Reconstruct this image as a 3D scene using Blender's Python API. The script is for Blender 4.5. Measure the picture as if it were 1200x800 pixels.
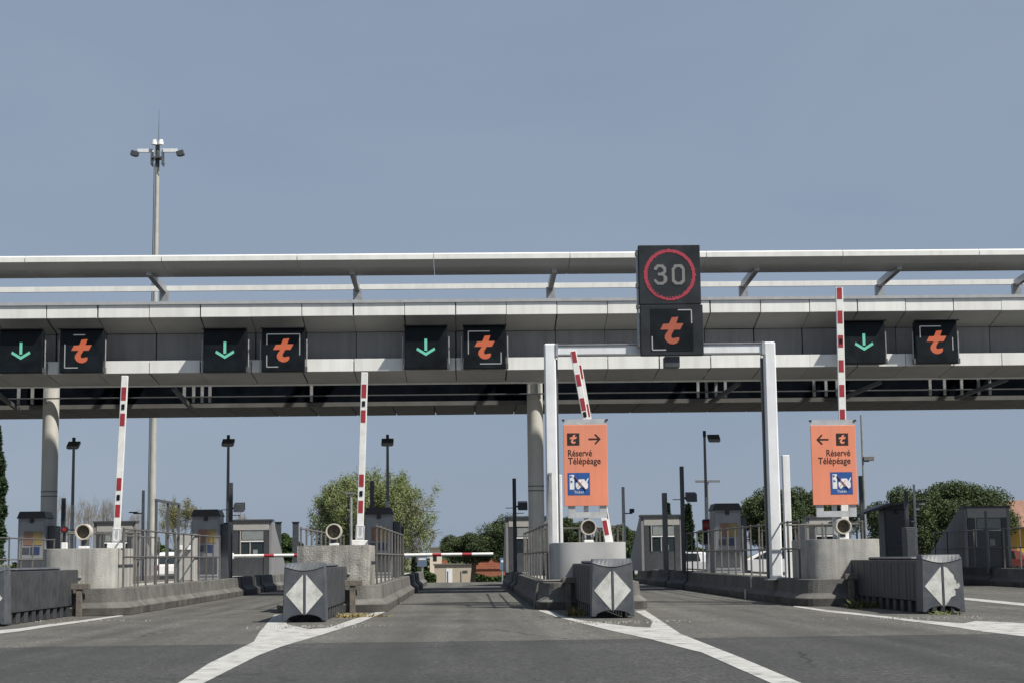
import bpy, bmesh, math, random
import numpy as np
from mathutils import Matrix, Vector
from mathutils.geometry import tessellate_polygon
random.seed(7); rng = np.random.default_rng(11)
S = bpy.context.scene
for _o in list(bpy.data.objects): bpy.data.objects.remove(_o)
COL = S.collection
R = math.radians

# ---------------------------------------------------------------- camera
EYE = Vector((0, 0, 1.12)); FPX = 1960.0
YAW, PITCH, ROLL = 0.0281, 0.1280, -0.0125
CAMROT = Matrix.Rotation(-YAW, 3, 'Z') @ Matrix.Rotation(math.pi/2 + PITCH, 3, 'X') @ Matrix.Rotation(ROLL, 3, 'Z')
cd = bpy.data.cameras.new('camera'); cam = bpy.data.objects.new('camera', cd); COL.objects.link(cam)
cam.matrix_world = Matrix.Translation(EYE) @ CAMROT.to_4x4()
cd.sensor_width = 36; cd.lens = 36*FPX/1200; cd.clip_start = 0.1; cd.clip_end = 9000
S.camera = cam
# ---------------------------------------------------------------- sky and sun
SUN_EL, SUN_AZ = R(52), R(126)          # azimuth clockwise from the road direction (+Y)
w = bpy.data.worlds.new('World'); S.world = w; w.use_nodes = True
nt = w.node_tree; nt.nodes.clear()
sky = nt.nodes.new('ShaderNodeTexSky'); sky.sky_type = 'NISHITA'; sky.sun_disc = False
sky.sun_elevation = SUN_EL; sky.sun_rotation = SUN_AZ
sky.altitude = 0; sky.air_density = 1.0; sky.dust_density = 0.6; sky.ozone_density = 2.2
bg = nt.nodes.new('ShaderNodeBackground'); bg.inputs[1].default_value = 0.0575
hsv = nt.nodes.new('ShaderNodeHueSaturation'); hsv.inputs['Saturation'].default_value = 0.62
wo = nt.nodes.new('ShaderNodeOutputWorld')
# thin even veil of high haze over the clear sky, with faint cirrus
wc = nt.nodes.new('ShaderNodeTexCoord'); wm = nt.nodes.new('ShaderNodeMapping'); wm.inputs['Scale'].default_value = (1.2, 1.2, 4.5)
wn = nt.nodes.new('ShaderNodeTexNoise'); wn.inputs['Scale'].default_value = 2.2; wn.inputs['Detail'].default_value = 7; wn.inputs['Distortion'].default_value = .6
wr = nt.nodes.new('ShaderNodeValToRGB'); wr.color_ramp.elements[0].position = .35; wr.color_ramp.elements[1].position = .75
wr.color_ramp.elements[0].color = (3.55, 4.52, 6.10, 1); wr.color_ramp.elements[1].color = (4.12, 5.10, 6.62, 1)
vm = nt.nodes.new('ShaderNodeMixRGB'); vm.inputs[0].default_value = .82
nt.links.new(wc.outputs['Generated'], wm.inputs[0]); nt.links.new(wm.outputs[0], wn.inputs['Vector']); nt.links.new(wn.outputs['Fac'], wr.inputs[0])
nt.links.new(sky.outputs[0], hsv.inputs['Color']); nt.links.new(hsv.outputs[0], vm.inputs[1]); nt.links.new(wr.outputs[0], vm.inputs[2])
nt.links.new(vm.outputs[0], bg.inputs[0]); nt.links.new(bg.outputs[0], wo.inputs[0])
SD = Vector((math.sin(SUN_AZ)*math.cos(SUN_EL), math.cos(SUN_AZ)*math.cos(SUN_EL), math.sin(SUN_EL)))
sl = bpy.data.lights.new('sun', 'SUN'); sl.energy = 5.0; sl.angle = R(1.4); sl.color = (1, .95, .87)
so = bpy.data.objects.new('sun', sl); COL.objects.link(so); so.rotation_euler = SD.to_track_quat('Z', 'Y').to_euler()
S.view_settings.view_transform = 'Standard'; S.view_settings.look = 'None'
S.view_settings.exposure = 0.38; S.view_settings.gamma = 1.0; S.view_settings.use_curve_mapping = False
S.render.engine = 'CYCLES'

def ray(px, py):
    return CAMROT @ Vector(((px-600)/FPX, -(py-400)/FPX, -1.0))
def at(px, py, Y):                      # the point seen at a pixel, Y metres down the road
    d = ray(px, py); return EYE + d*((Y-EYE.y)/d.y)
def ground(px, py, z=0.0):              # the point of the road seen at a pixel
    d = ray(px, py); return EYE + d*((z-EYE.z)/d.z)

# ---------------------------------------------------------------- materials
M = {}
def mat(name, col, rough=.6, metal=0, var=.12, scale=6., bump=0., bscale=40., dirt=None, dirt_amt=.35, dirt_scale=2., streak=False, emit=None, spec=.5, tint=0.):
    m = bpy.data.materials.new(name); m.use_nodes = True; t = m.node_tree; N = t.nodes; L = t.links
    b = N['Principled BSDF']; b.inputs['Metallic'].default_value = metal; b.inputs['Specular IOR Level'].default_value = spec
    tc = N.new('ShaderNodeTexCoord')
    n1 = N.new('ShaderNodeTexNoise'); n1.inputs['Scale'].default_value = scale; n1.inputs['Detail'].default_value = 6
    geo = N.new('ShaderNodeNewGeometry')
    L.new(geo.outputs['Position'], n1.inputs['Vector'])
    cr = N.new('ShaderNodeValToRGB'); cr.color_ramp.elements[0].position = .3; cr.color_ramp.elements[1].position = .7
    c = np.array(col[:3])
    cr.color_ramp.elements[0].color = (*np.clip(c*(1-var), 0, 1), 1); cr.color_ramp.elements[1].color = (*np.clip(c*(1+var), 0, 1), 1)
    L.new(n1.outputs['Fac'], cr.inputs['Fac']); out = cr.outputs['Color']
    if tint:
        oi = N.new('ShaderNodeObjectInfo'); tr_ = N.new('ShaderNodeMapRange'); tr_.inputs['To Min'].default_value = 1-tint; tr_.inputs['To Max'].default_value = 1.0
        tm = N.new('ShaderNodeMixRGB'); tm.blend_type = 'MULTIPLY'; tm.inputs[0].default_value = 1
        L.new(oi.outputs['Random'], tr_.inputs['Value']); L.new(out, tm.inputs[1]); L.new(tr_.outputs[0], tm.inputs[2]); out = tm.outputs[0]
    if dirt is not None:
        n2 = N.new('ShaderNodeTexNoise'); n2.inputs['Scale'].default_value = dirt_scale; n2.inputs['Detail'].default_value = 9; n2.inputs['Roughness'].default_value = .65
        if streak:
            mp = N.new('ShaderNodeMapping'); mp.inputs['Scale'].default_value = (3.5, 3.5, .28)
            L.new(geo.outputs['Position'], mp.inputs['Vector']); L.new(mp.outputs[0], n2.inputs['Vector'])
        else: L.new(geo.outputs['Position'], n2.inputs['Vector'])
        r2 = N.new('ShaderNodeValToRGB'); r2.color_ramp.elements[0].position = .44; r2.color_ramp.elements[1].position = .72
        r2.color_ramp.elements[0].color = (0, 0, 0, 1); r2.color_ramp.elements[1].color = (dirt_amt,)*3+(1,)
        mx = N.new('ShaderNodeMixRGB'); mx.inputs[2].default_value = (*dirt, 1)
        L.new(n2.outputs['Fac'], r2.inputs['Fac']); L.new(r2.outputs[0], mx.inputs[0]); L.new(out, mx.inputs[1]); out = mx.outputs[0]
    L.new(out, b.inputs['Base Color'])
    rr = N.new('ShaderNodeMapRange'); rr.inputs['To Min'].default_value = max(rough-.12, .03); rr.inputs['To Max'].default_value = min(rough+.12, 1)
    L.new(n1.outputs['Fac'], rr.inputs['Value']); L.new(rr.outputs[0], b.inputs['Roughness'])
    if bump:
        n3 = N.new('ShaderNodeTexNoise'); n3.inputs['Scale'].default_value = bscale; n3.inputs['Detail'].default_value = 5
        L.new(geo.outputs['Position'], n3.inputs['Vector'])
        bp = N.new('ShaderNodeBump'); bp.inputs['Strength'].default_value = bump; bp.inputs['Distance'].default_value = .02
        L.new(n3.outputs['Fac'], bp.inputs['Height']); L.new(bp.outputs[0], b.inputs['Normal'])
    if emit:
        b.inputs['Emission Color'].default_value = (*emit[:3], 1); b.inputs['Emission Strength'].default_value = emit[3]
    M[name] = m; return m
def srgb(r, g, b):
    f = lambda v: v/12.92 if v <= .04045 else ((v+.055)/1.055)**2.4
    return tuple(f(v/255) for v in (r, g, b))

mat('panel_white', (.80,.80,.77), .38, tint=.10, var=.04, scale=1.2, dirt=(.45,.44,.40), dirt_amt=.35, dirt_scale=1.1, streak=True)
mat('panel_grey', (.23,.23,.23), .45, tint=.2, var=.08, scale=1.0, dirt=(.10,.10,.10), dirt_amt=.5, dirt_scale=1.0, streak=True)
mat('panel_under', (.32,.32,.31), .45, tint=.14, var=.08, scale=1.0, dirt=(.16,.16,.15), dirt_amt=.5, dirt_scale=1.0)
mat('flashing', (.36,.37,.38), .4, var=.1)
mat('joint_black', (.012,.012,.014), .7)
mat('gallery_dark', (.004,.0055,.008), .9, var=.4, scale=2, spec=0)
mat('gallery_soffit', (.12,.12,.113), .7, tint=.25, var=.15, scale=1.5, dirt=(.07,.06,.05), dirt_amt=.8, dirt_scale=1.6)
mat('steel_dark', (.10,.105,.11), .5, metal=.3)
mat('steel_galv', (.42,.43,.44), .42, metal=.55, var=.12, scale=8, dirt=(.25,.22,.19), dirt_amt=.4, dirt_scale=3)
mat('fence_steel', (.16,.155,.145), .55, tint=.35, metal=.2, var=.2, scale=7, dirt=(.12,.09,.07), dirt_amt=.5, dirt_scale=5)
mat('gantry_white', (.72,.74,.76), .4, var=.06, scale=2.5, dirt=(.36,.35,.32), dirt_amt=.35, dirt_scale=1.2, streak=True)
mat('paint_white', (.74,.74,.72), .45, var=.05, dirt=(.42,.41,.38), dirt_amt=.4, dirt_scale=4)
mat('paint_red', (.30,.026,.036), .45, var=.12)
mat('black_plastic', (.006,.008,.011), .45, var=.3, spec=.25)
mat('screen_black', (.005,.008,.011), .5, var=.5, scale=3, spec=.2)
mat('screen_grey', (.018,.022,.027), .55, spec=.3, var=.3, scale=3)
mat('led_green', (.02,.04,.03), .5, emit=(*srgb(104,192,164), .74))
mat('led_orange', (.03,.01,.01), .5, emit=(*srgb(188,94,58), .74))
mat('led_orange_dim', (.03,.015,.01), .5, emit=(*srgb(168,84,62), .62))
mat('led_red', (.03,.01,.01), .5, emit=(*srgb(170,56,74), .66))
mat('led_grey', (.05,.05,.05), .5, emit=(*srgb(128,128,126), .62))
mat('led_white', (.2,.2,.2), .5, emit=(*srgb(128,132,134), .5))
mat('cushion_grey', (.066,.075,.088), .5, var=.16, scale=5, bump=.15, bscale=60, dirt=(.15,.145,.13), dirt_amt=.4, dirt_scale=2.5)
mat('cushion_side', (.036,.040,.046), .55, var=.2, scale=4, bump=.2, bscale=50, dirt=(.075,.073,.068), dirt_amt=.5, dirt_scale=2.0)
mat('reflector', (.60,.60,.57), .4, var=.08, scale=12, dirt=(.2,.195,.18), dirt_amt=.6, dirt_scale=5)
mat('concrete', (.37,.362,.335), .85, var=.16, scale=3.2, bump=.5, bscale=45, dirt=(.13,.12,.105), dirt_amt=.75, dirt_scale=1.4, streak=True)
mat('concrete_old', (.32,.31,.282), .88, var=.25, scale=4.2, bump=.8, bscale=30, dirt=(.085,.08,.07), dirt_amt=.85, dirt_scale=2.0, streak=True)
mat('concrete_clean', (.39,.39,.385), .8, var=.06, scale=2.2, bump=.2, bscale=50, dirt=(.25,.245,.235), dirt_amt=.4, dirt_scale=1.2)
mat('kerb', (.135,.131,.122), .9, tint=.25, var=.25, scale=3.5, bump=.6, bscale=35, dirt=(.06,.056,.05), dirt_amt=.85, dirt_scale=1.5)
mat('kerb_scuff_shade', (.055,.052,.047), .85, var=.5, scale=2.2, dirt=(.15,.142,.128), dirt_amt=.6, dirt_scale=1.3)
mat('dark_kerb', (.03,.03,.032), .75, var=.3, scale=4, dirt=(.10,.095,.085), dirt_amt=.5)
mat('column', (.50,.49,.45), .6, var=.06, scale=1.5, dirt=(.3,.29,.26), dirt_amt=.4, dirt_scale=1, streak=True)
mat('mast', (.42,.41,.375), .55, metal=.2, var=.1, scale=2, dirt=(.26,.25,.22), dirt_amt=.4, streak=True)
mat('sign_orange', (.74,.25,.145), .5, var=.05, scale=1.5, dirt=(.46,.22,.15), dirt_amt=.45, dirt_scale=1.6, streak=True)
mat('sign_brown', (.022,.014,.012), .5)
mat('sign_blue', (.022,.085,.28), .45)
mat('sign_white', (.72,.72,.72), .45)
mat('sign_red', (.45,.05,.03), .5)
mat('sign_back', (.45,.46,.47), .45, metal=.2)
mat('tube_beige', (.50,.47,.40), .5, var=.1)
mat('tube_inside', (.065,.05,.03), .5, var=.4, scale=30)
mat('kiosk_grey', (.21,.22,.235), .42, var=.08, scale=2, dirt=(.16,.16,.16), dirt_amt=.4, streak=True)
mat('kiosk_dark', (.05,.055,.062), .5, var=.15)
mat('kiosk_black', (.016,.017,.02), .5)
mat('panel_orange', (.17,.095,.068), .5, var=.12)
mat('panel_yellow', (.21,.155,.06), .5, var=.12)
mat('panel_blue', (.025,.04,.095), .4)
mat('booth_grey', (.22,.22,.225), .6, var=.08, scale=2, dirt=(.13,.13,.13), dirt_amt=.5, streak=True)
mat('booth_trim', (.36,.35,.33), .6, var=.06)
mat('glass_dark', (.02,.028,.032), .08, var=.2, spec=.6)
mat('blind', (.22,.245,.245), .6)
mat('lamp_grey', (.20,.205,.21), .5, metal=.3)
mat('lamp_glass', (.40,.42,.43), .15)
mat('car_white', (.72,.72,.72), .25, var=.02)
mat('tyre', (.02,.02,.02), .85)
mat('tail_red', (.35,.015,.015), .25)
mat('wall_tan', (.42,.36,.275), .85, var=.08, dirt=(.33,.28,.22), dirt_amt=.4)
mat('wall_cream', (.62,.55,.44), .85, var=.06)
mat('wall_yellow', (.50,.29,.035), .7, var=.08)
mat('wall_red', (.15,.03,.02), .7, var=.1)
mat('roof_tile', (.22,.12,.085), .85, var=.25, scale=3)
mat('brick', (.26,.095,.055), .9, var=.22, scale=4)
mat('door_white', (.7,.71,.72), .5)
mat('bark', (.16,.125,.09), .95, var=.3, scale=12)
mat('bark_pale', (.20,.175,.14), .95, var=.25, scale=12)
mat('sign_faded', (.11,.155,.24), .6)
mat('rust', (.13,.118,.105), .8, metal=.2, var=.3, scale=12, dirt=(.24,.2,.15), dirt_amt=.6, dirt_scale=8)
mat('pebble', (.22,.21,.19), .95, var=.4, scale=30)
mat('weed', (.10,.12,.035), .8, var=.45, scale=20)
mat('dry_weed', (.22,.17,.06), .85, var=.4, scale=20)
def leafmat(name, a, b):
    m = bpy.data.materials.new(name); m.use_nodes = True; t = m.node_tree; N = t.nodes; L = t.links
    p = N['Principled BSDF']; p.inputs['Roughness'].default_value = .7; p.inputs['Specular IOR Level'].default_value = .25
    g = N.new('ShaderNodeNewGeometry'); cr = N.new('ShaderNodeValToRGB')
    cr.color_ramp.elements[0].color = (*a, 1); cr.color_ramp.elements[1].color = (*b, 1)
    L.new(g.outputs['Random Per Island'], cr.inputs[0]); L.new(cr.outputs[0], p.inputs['Base Color'])
    M[name] = m
leafmat('leaf_pine', (.040,.060,.024), (.078,.104,.041))
leafmat('leaf_cypress', (.014,.03,.014), (.045,.07,.028))
leafmat('leaf_willow', (.125,.158,.06), (.205,.238,.10))
leafmat('leaf_bush', (.02,.045,.012), (.075,.115,.03))
leafmat('leaf_bud', (.11,.115,.05), (.19,.18,.085))
leafmat('leaf_far', (.03,.045,.022), (.08,.095,.04))

def asphalt(name, dark, light, patch):
    m = bpy.data.materials.new(name); m.use_nodes = True; t = m.node_tree; N = t.nodes; L = t.links
    p = N['Principled BSDF']; p.inputs['Roughness'].default_value = .88; p.inputs['Specular IOR Level'].default_value = .3
    g = N.new('ShaderNodeNewGeometry')
    def noise(s, d=6, sc=None):
        n = N.new('ShaderNodeTexNoise'); n.inputs['Scale'].default_value = s; n.inputs['Detail'].default_value = d
        if sc:
            mp = N.new('ShaderNodeMapping'); mp.inputs['Scale'].default_value = sc; L.new(g.outputs['Position'], mp.inputs[0]); L.new(mp.outputs[0], n.inputs['Vector'])
        else: L.new(g.outputs['Position'], n.inputs['Vector'])
        return n
    def ramp(src, p0, p1, c0, c1):
        r = N.new('ShaderNodeValToRGB'); r.color_ramp.elements[0].position = p0; r.color_ramp.elements[1].position = p1
        r.color_ramp.elements[0].color = (*c0, 1); r.color_ramp.elements[1].color = (*c1, 1); L.new(src, r.inputs[0]); return r.outputs[0]
    def mix(kind, f, a, b):
        x = N.new('ShaderNodeMixRGB'); x.blend_type = kind
        if isinstance(f, float): x.inputs[0].default_value = f
        else: L.new(f, x.inputs[0])
        L.new(a, x.inputs[1])
        if isinstance(b, tuple): x.inputs[2].default_value = (*b, 1)
        else: L.new(b, x.inputs[2])
        return x.outputs[0]
    base = ramp(noise(.55, 8).outputs['Fac'], .3, .72, dark, light)
    grain = ramp(noise(30, 4).outputs['Fac'], .34, .66, (.45,)*3, (1.65,)*3)
    base = mix('MULTIPLY', .85, base, grain)
    base = mix('MULTIPLY', .7, base, ramp(noise(16, 3).outputs['Fac'], .36, .64, (.6,)*3, (1.45,)*3))
    mid = ramp(noise(7, 6).outputs['Fac'], .32, .68, (.66,)*3, (1.36,)*3)
    base = mix('MULTIPLY', .8, base, mid)
    trk = ramp(noise(.9, 4, (1.2, .035, 1)).outputs['Fac'], .42, .62, (0,)*3, (.55,)*3)      # drips and rubber along the lanes
    base = mix('MIX', trk, base, patch)
    # rubber laid down in the wheel paths of each 5.58 m lane, an oily strip between them
    sp = N.new('ShaderNodeSeparateXYZ'); L.new(g.outputs['Position'], sp.inputs[0])
    def math_(op, a, b=None):
        q = N.new('ShaderNodeMath'); q.operation = op
        for i, v in enumerate((a, b)):
            if v is None: continue
            if isinstance(v, (int, float)): q.inputs[i].default_value = v
            else: L.new(v, q.inputs[i])
        return q.outputs[0]
    wob = noise(.12, 2, (1, 1, 1)).outputs['Fac']
    lx = math_('ADD', math_('ADD', sp.outputs[0], 2.86), math_('MULTIPLY', math_('SUBTRACT', wob, .5), .9))
    u = math_('ABSOLUTE', math_('SUBTRACT', math_('FLOORED_MODULO', lx, 5.58), 2.79))       # metres from the lane centre
    wheel = math_('ABSOLUTE', math_('SUBTRACT', u, .78))
    mk = ramp(wheel, .06, .42, (.5,)*3, (0,)*3); oil = ramp(u, .05, .34, (.6,)*3, (0,)*3)
    brk = ramp(noise(1.4, 6, (1.5, .22, 1)).outputs['Fac'], .36, .66, (.1,)*3, (1,)*3)
    base = mix('MIX', mix('MULTIPLY', 1.0, mk, brk), base, tuple(c*.72 for c in patch))
    base = mix('MIX', mix('MULTIPLY', 1.0, oil, brk), base, tuple(c*.66 for c in patch))
    # hairline cracks
    cv = N.new('ShaderNodeTexVoronoi'); cv.feature = 'DISTANCE_TO_EDGE'; cv.inputs['Scale'].default_value = .34
    cn = noise(1.1, 5); ca = N.new('ShaderNodeMixRGB'); ca.inputs[0].default_value = .35; L.new(g.outputs['Position'], ca.inputs[1]); L.new(cn.outputs['Color'], ca.inputs[2]); L.new(ca.outputs[0], cv.inputs['Vector'])
    ck = ramp(cv.outputs['Distance'], .002, .009, (.75,)*3, (0,)*3); cm = ramp(noise(.3, 2).outputs['Fac'], .5, .58, (0,)*3, (1,)*3)
    base = mix('MIX', mix('MULTIPLY', 1.0, ck, cm), base, tuple(c*.35 for c in patch))
    vo = N.new('ShaderNodeTexVoronoi'); vo.inputs['Scale'].default_value = 42; L.new(g.outputs['Position'], vo.inputs['Vector'])
    chips = ramp(vo.outputs['Distance'], .06, .14, (.30,.29,.27), (0,0,0)); 
    base = mix('ADD', .22, base, chips)
    L.new(base, p.inputs['Base Color'])
    bp = N.new('ShaderNodeBump'); bp.inputs['Strength'].default_value = .55; bp.inputs['Distance'].default_value = .012
    L.new(noise(90, 3).outputs['Fac'], bp.inputs['Height']); L.new(bp.outputs[0], p.inputs['Normal'])
    M[name] = m
asphalt('asphalt_near', (.043,.044,.043), (.061,.061,.059), (.038,.038,.037))
asphalt('asphalt_old', (.078,.076,.068), (.118,.115,.104), (.063,.061,.055))
def worn_paint():
    m = bpy.data.materials.new('road_paint'); m.use_nodes = True; t = m.node_tree; N = t.nodes; L = t.links
    p = N['Principled BSDF']; p.inputs['Roughness'].default_value = .75
    g = N.new('ShaderNodeNewGeometry')
    n = N.new('ShaderNodeTexNoise'); n.inputs['Scale'].default_value = 3.2; n.inputs['Detail'].default_value = 10; n.inputs['Roughness'].default_value = .7
    L.new(g.outputs['Position'], n.inputs['Vector'])
    r = N.new('ShaderNodeValToRGB'); e = r.color_ramp.elements
    e[0].position = .36; e[0].color = (.15,.147,.135,1); e[1].position = .45; e[1].color = (.33,.328,.31,1)
    x = r.color_ramp.elements.new(.6); x.color = (.43,.428,.41,1)
    L.new(n.outputs['Fac'], r.inputs[0]); L.new(r.outputs[0], p.inputs['Base Color']); M['road_paint'] = m
worn_paint()
def terrain_mat():
    m = bpy.data.materials.new('terrain'); m.use_nodes = True; t = m.node_tree; N = t.nodes; L = t.links
    p = N['Principled BSDF']; p.inputs['Roughness'].default_value = .95
    g = N.new('ShaderNodeNewGeometry'); n = N.new('ShaderNodeTexNoise'); n.inputs['Scale'].default_value = .12; n.inputs['Detail'].default_value = 9
    L.new(g.outputs['Position'], n.inputs['Vector']); r = N.new('ShaderNodeValToRGB')
    r.color_ramp.elements[0].position = .35; r.color_ramp.elements[0].color = (.07,.075,.03,1); r.color_ramp.elements[1].position = .65; r.color_ramp.elements[1].color = (.17,.15,.09,1)
    L.new(n.outputs['Fac'], r.inputs[0]); L.new(r.outputs[0], p.inputs['Base Color']); M['terrain'] = m
terrain_mat()

# ---------------------------------------------------------------- mesh helpers
class MB:
    def __init__(s): s.v = []; s.f = []; s.g = []
    def add(s, vs, fs):
        k = len(s.v); s.g.append((vs, fs)); s.v += [tuple(v) for v in vs]; s.f += [tuple(i+k for i in f) for f in fs]; return s
    def box(s, x0, x1, y0, y1, z0, z1):
        return s.add([(x0,y0,z0),(x1,y0,z0),(x1,y1,z0),(x0,y1,z0),(x0,y0,z1),(x1,y0,z1),(x1,y1,z1),(x0,y1,z1)],
                     [(0,3,2,1),(4,5,6,7),(0,1,5,4),(1,2,6,5),(2,3,7,6),(3,0,4,7)])
    def tube(s, p0, p1, r0, r1=None, n=10, cap=True):
        r1 = r0 if r1 is None else r1; p0, p1 = Vector(p0), Vector(p1); d = (p1-p0).normalized()
        u = d.orthogonal().normalized(); q = d.cross(u); vs = []
        for p, r in ((p0, r0), (p1, r1)):
            for i in range(n):
                a = 2*math.pi*i/n; vs.append(p + (u*math.cos(a)+q*math.sin(a))*r)
        fs = [(i, (i+1) % n, n+(i+1) % n, n+i) for i in range(n)]
        if cap: fs += [tuple(reversed(range(n))), tuple(range(n, 2*n))]
        return s.add(vs, fs)
    def bar(s, p0, p1, w, h=None):           # square bar between two points
        h = w if h is None else h; p0, p1 = Vector(p0), Vector(p1); d = (p1-p0).normalized()
        up = Vector((0,0,1)) if abs(d.z) < .9 else Vector((0,1,0)); u = d.cross(up).normalized(); q = u.cross(d).normalized(); vs = []
        for p in (p0, p1):
            for a, b in ((-1,-1),(1,-1),(1,1),(-1,1)): vs.append(p+u*(a*w/2)+q*(b*h/2))
        return s.add(vs, [(0,3,2,1),(4,5,6,7),(0,1,5,4),(1,2,6,5),(2,3,7,6),(3,0,4,7)])
    def prism(s, poly, y0, y1, ax='y'):       # outline in (x, z) pushed along y; ax 'x': outline in (y, z) pushed along x; 'z': outline (x, y)
        n = len(poly)
        P = {'y': lambda a, b, t: (a, t, b), 'x': lambda a, b, t: (t, a, b), 'z': lambda a, b, t: (a, b, t)}[ax]
        vs = [P(a, b, y0) for a, b in poly]+[P(a, b, y1) for a, b in poly]
        tr = tessellate_polygon([[Vector((a, b, 0)) for a, b in poly]])
        fs = [tuple(t) for t in tr]+[tuple(n+i for i in reversed(t)) for t in tr]
        fs += [(i, (i+1) % n, n+(i+1) % n, n+i) for i in range(n)]
        return s.add(vs, fs)
    def mesh(s, name, m, bevel=0, smooth=False):
        me = bpy.data.meshes.new(name); me.from_pydata(s.v, [], s.f)
        bm = bmesh.new(); bm.from_mesh(me)
        bmesh.ops.recalc_face_normals(bm, faces=bm.faces)
        if bevel:
            ed = [e for e in bm.edges if len(e.link_faces) == 2 and e.calc_face_angle(0) > .5]
            bmesh.ops.bevel(bm, geom=ed, offset=bevel, segments=1, affect='EDGES', clamp_overlap=True)
        bm.to_mesh(me); bm.free()
        if smooth:
            me.polygons.foreach_set('use_smooth', [True]*len(me.polygons))
            me.set_sharp_from_angle(angle=R(40))
        me.materials.append(M[m]); return me
    def build(s, name, m, parent=None, loc=(0,0,0), bevel=0, smooth=False):
        return link(name, s.mesh(name, m, bevel, smooth), parent, loc)
def each(b, name, m, parent=None, loc=(0,0,0), bevel=0):     # every piece of a collected shape becomes a part of its own
    return [MB().add(vs, fs).build(name, m, parent, loc, bevel) for vs, fs in b.g]
def link(name, me, parent=None, loc=(0,0,0), rz=0.):
    o = bpy.data.objects.new(name, me); COL.objects.link(o); o.parent = parent; o.location = loc; o.rotation_euler.z = rz; return o
def tag(o, label, cat, group=None):
    o['label'] = label; o['category'] = cat
    if group: o['group'] = group
    return o
def thing(name, label, cat, loc=(0,0,0), rz=0., group=None):
    o = bpy.data.objects.new(name, None); COL.objects.link(o); o.location = loc; o.rotation_euler.z = rz
    o.empty_display_size = .2; return tag(o, label, cat, group)
def copy_tree(o, parent=None):
    c = o.copy(); COL.objects.link(c); c.parent = parent
    for ch in o.children: copy_tree(ch, c)
    return c
def again(o, label, loc, rz=0.):
    c = copy_tree(o); c['label'] = label; c.location = loc; c.rotation_euler.z = rz; return c
def text_mesh(s, size, m, depth=.004, bold=.012):
    cu = bpy.data.curves.new('t', 'FONT'); cu.body = s; cu.size = size; cu.extrude = depth; cu.offset = bold*size; cu.resolution_u = 3
    o = bpy.data.objects.new('t', cu); COL.objects.link(o)
    dg = bpy.context.evaluated_depsgraph_get(); dg.update()
    me = bpy.data.meshes.new_from_object(o.evaluated_get(dg)); bpy.data.objects.remove(o); bpy.data.curves.remove(cu)
    me.transform(Matrix.Rotation(math.pi/2, 4, 'X')); me.materials.clear(); me.materials.append(M[m]); return me
def width(me): xs = [v.co.x for v in me.vertices]; return min(xs), max(xs)
T_LOGO = [(0,.62),(.13,.87),(.38,.88),(.50,1.15),(.79,1.17),(.69,.89),(1,.89),(.85,.62),(.60,.62),(.53,.50),(.47,.40),(.47,.30),(.53,.25),(.62,.26),(.66,.28),(.81,.28),
          (.79,.14),(.70,.05),(.55,0),(.40,.02),(.27,.10),(.18,.24),(.19,.38),(.27,.50),(.36,.62)]
def t_logo(w, cx, cz): return [(cx+(a-.5)*w, cz+(b-.58)*w) for a, b in T_LOGO]

# ================================================================ SETTING
def zt(Y): return 0. if Y <= 78 else -1.9*min((Y-78)/92, 1)
def struct(o): o['kind'] = 'structure'; return o
ys = [-60, 0, 40, 72, 78, 90, 100, 115, 130, 150, 170, 185, 240, 400, 900, 2500, 7000]
xs = [-6000, -1500, -400, -120, -60, -30, 0, 30, 60, 120, 400, 1500, 6000]
g = MB(); g.add([(x, y, zt(y)-.06) for y in ys for x in xs],
                [(j*len(xs)+i, j*len(xs)+i+1, (j+1)*len(xs)+i+1, (j+1)*len(xs)+i) for j in range(len(ys)-1) for i in range(len(xs)-1)])
struct(g.build('ground', 'terrain'))
JOINT = ground(600, 750).y
def sheet(name, m, x0, x1, yl, dz):
    b = MB(); n = len(yl); b.add([(x, y, zt(y)+dz) for y in yl for x in (x0, x1)], [(2*i, 2*i+1, 2*i+3, 2*i+2) for i in range(n-1)])
    return struct(b.build(name, m))
road = sheet('road', 'asphalt_near', -32, 34, (-20, JOINT-.012), 0)
apron = sheet('toll_lanes', 'asphalt_old', -32, 34, (JOINT+.012, 72, 78), 0)
sheet('exit_road', 'asphalt_old', -32, 34, (78.02, 90, 100, 115, 130, 150, 170, 190), -.004)
jb = MB(); jb.add([(-32, JOINT-.03, -.004), (34, JOINT-.03, -.004), (34, JOINT+.03, -.004), (-32, JOINT+.03, -.004)], [(0,1,2,3)])
jb.build('tar_joint', 'joint_black', road)
# painted lines round the island heads
def marking(pts, name='lane_marking', parent=road):
    g = [ground(*p) for p in pts]; b = MB()
    pl = [(p.x, p.y) for p in g]; tr = tessellate_polygon([[Vector((a, c, 0)) for a, c in pl]])
    b.add([(a, c, .005) for a, c in pl], [tuple(t) for t in tr]); o = b.build(name, 'road_paint', parent)
    me = o.data
    for p in me.polygons:
        if p.normal.z < 0: p.flip()
    return o
marking([(165,822),(209,800),(245,777),(297.5,751.5),(303.5,741),(321.5,720),(335,719),(336,731),(362,737),(386,735),(416,724.5),(440,717),(452,716.4),(422,729),(380,742.5),(329,757.5),(302,768),(239,800),(200,822)])
marking([(631.5,714.6),(645,715.5),(660,721.5),(678,726),(744,734.4),(762,735),(765,727.5),(744,715.5),(756,714.6),(798,742.5),(870,771),(937.5,799.5),(985,820),(945,822),(903,800),(822,764),(807,760.5),(762,748.5),(720,739.5),(684,730.5),(654,723),(631.5,715.4)])
marking([(930,709),(970,714.6),(999,717.4),(1046,722.6),(1073.5,726),(1094.6,727.8),(1129,730),(1144.4,727.2),(1200,730),(1290,738),(1290,757),(1200,745.4),(1152,739.7),(1123,735.2),(1092.7,731),(1046.7,725),(998.7,719.6),(970,716.7),(930,710.6)])
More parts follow.
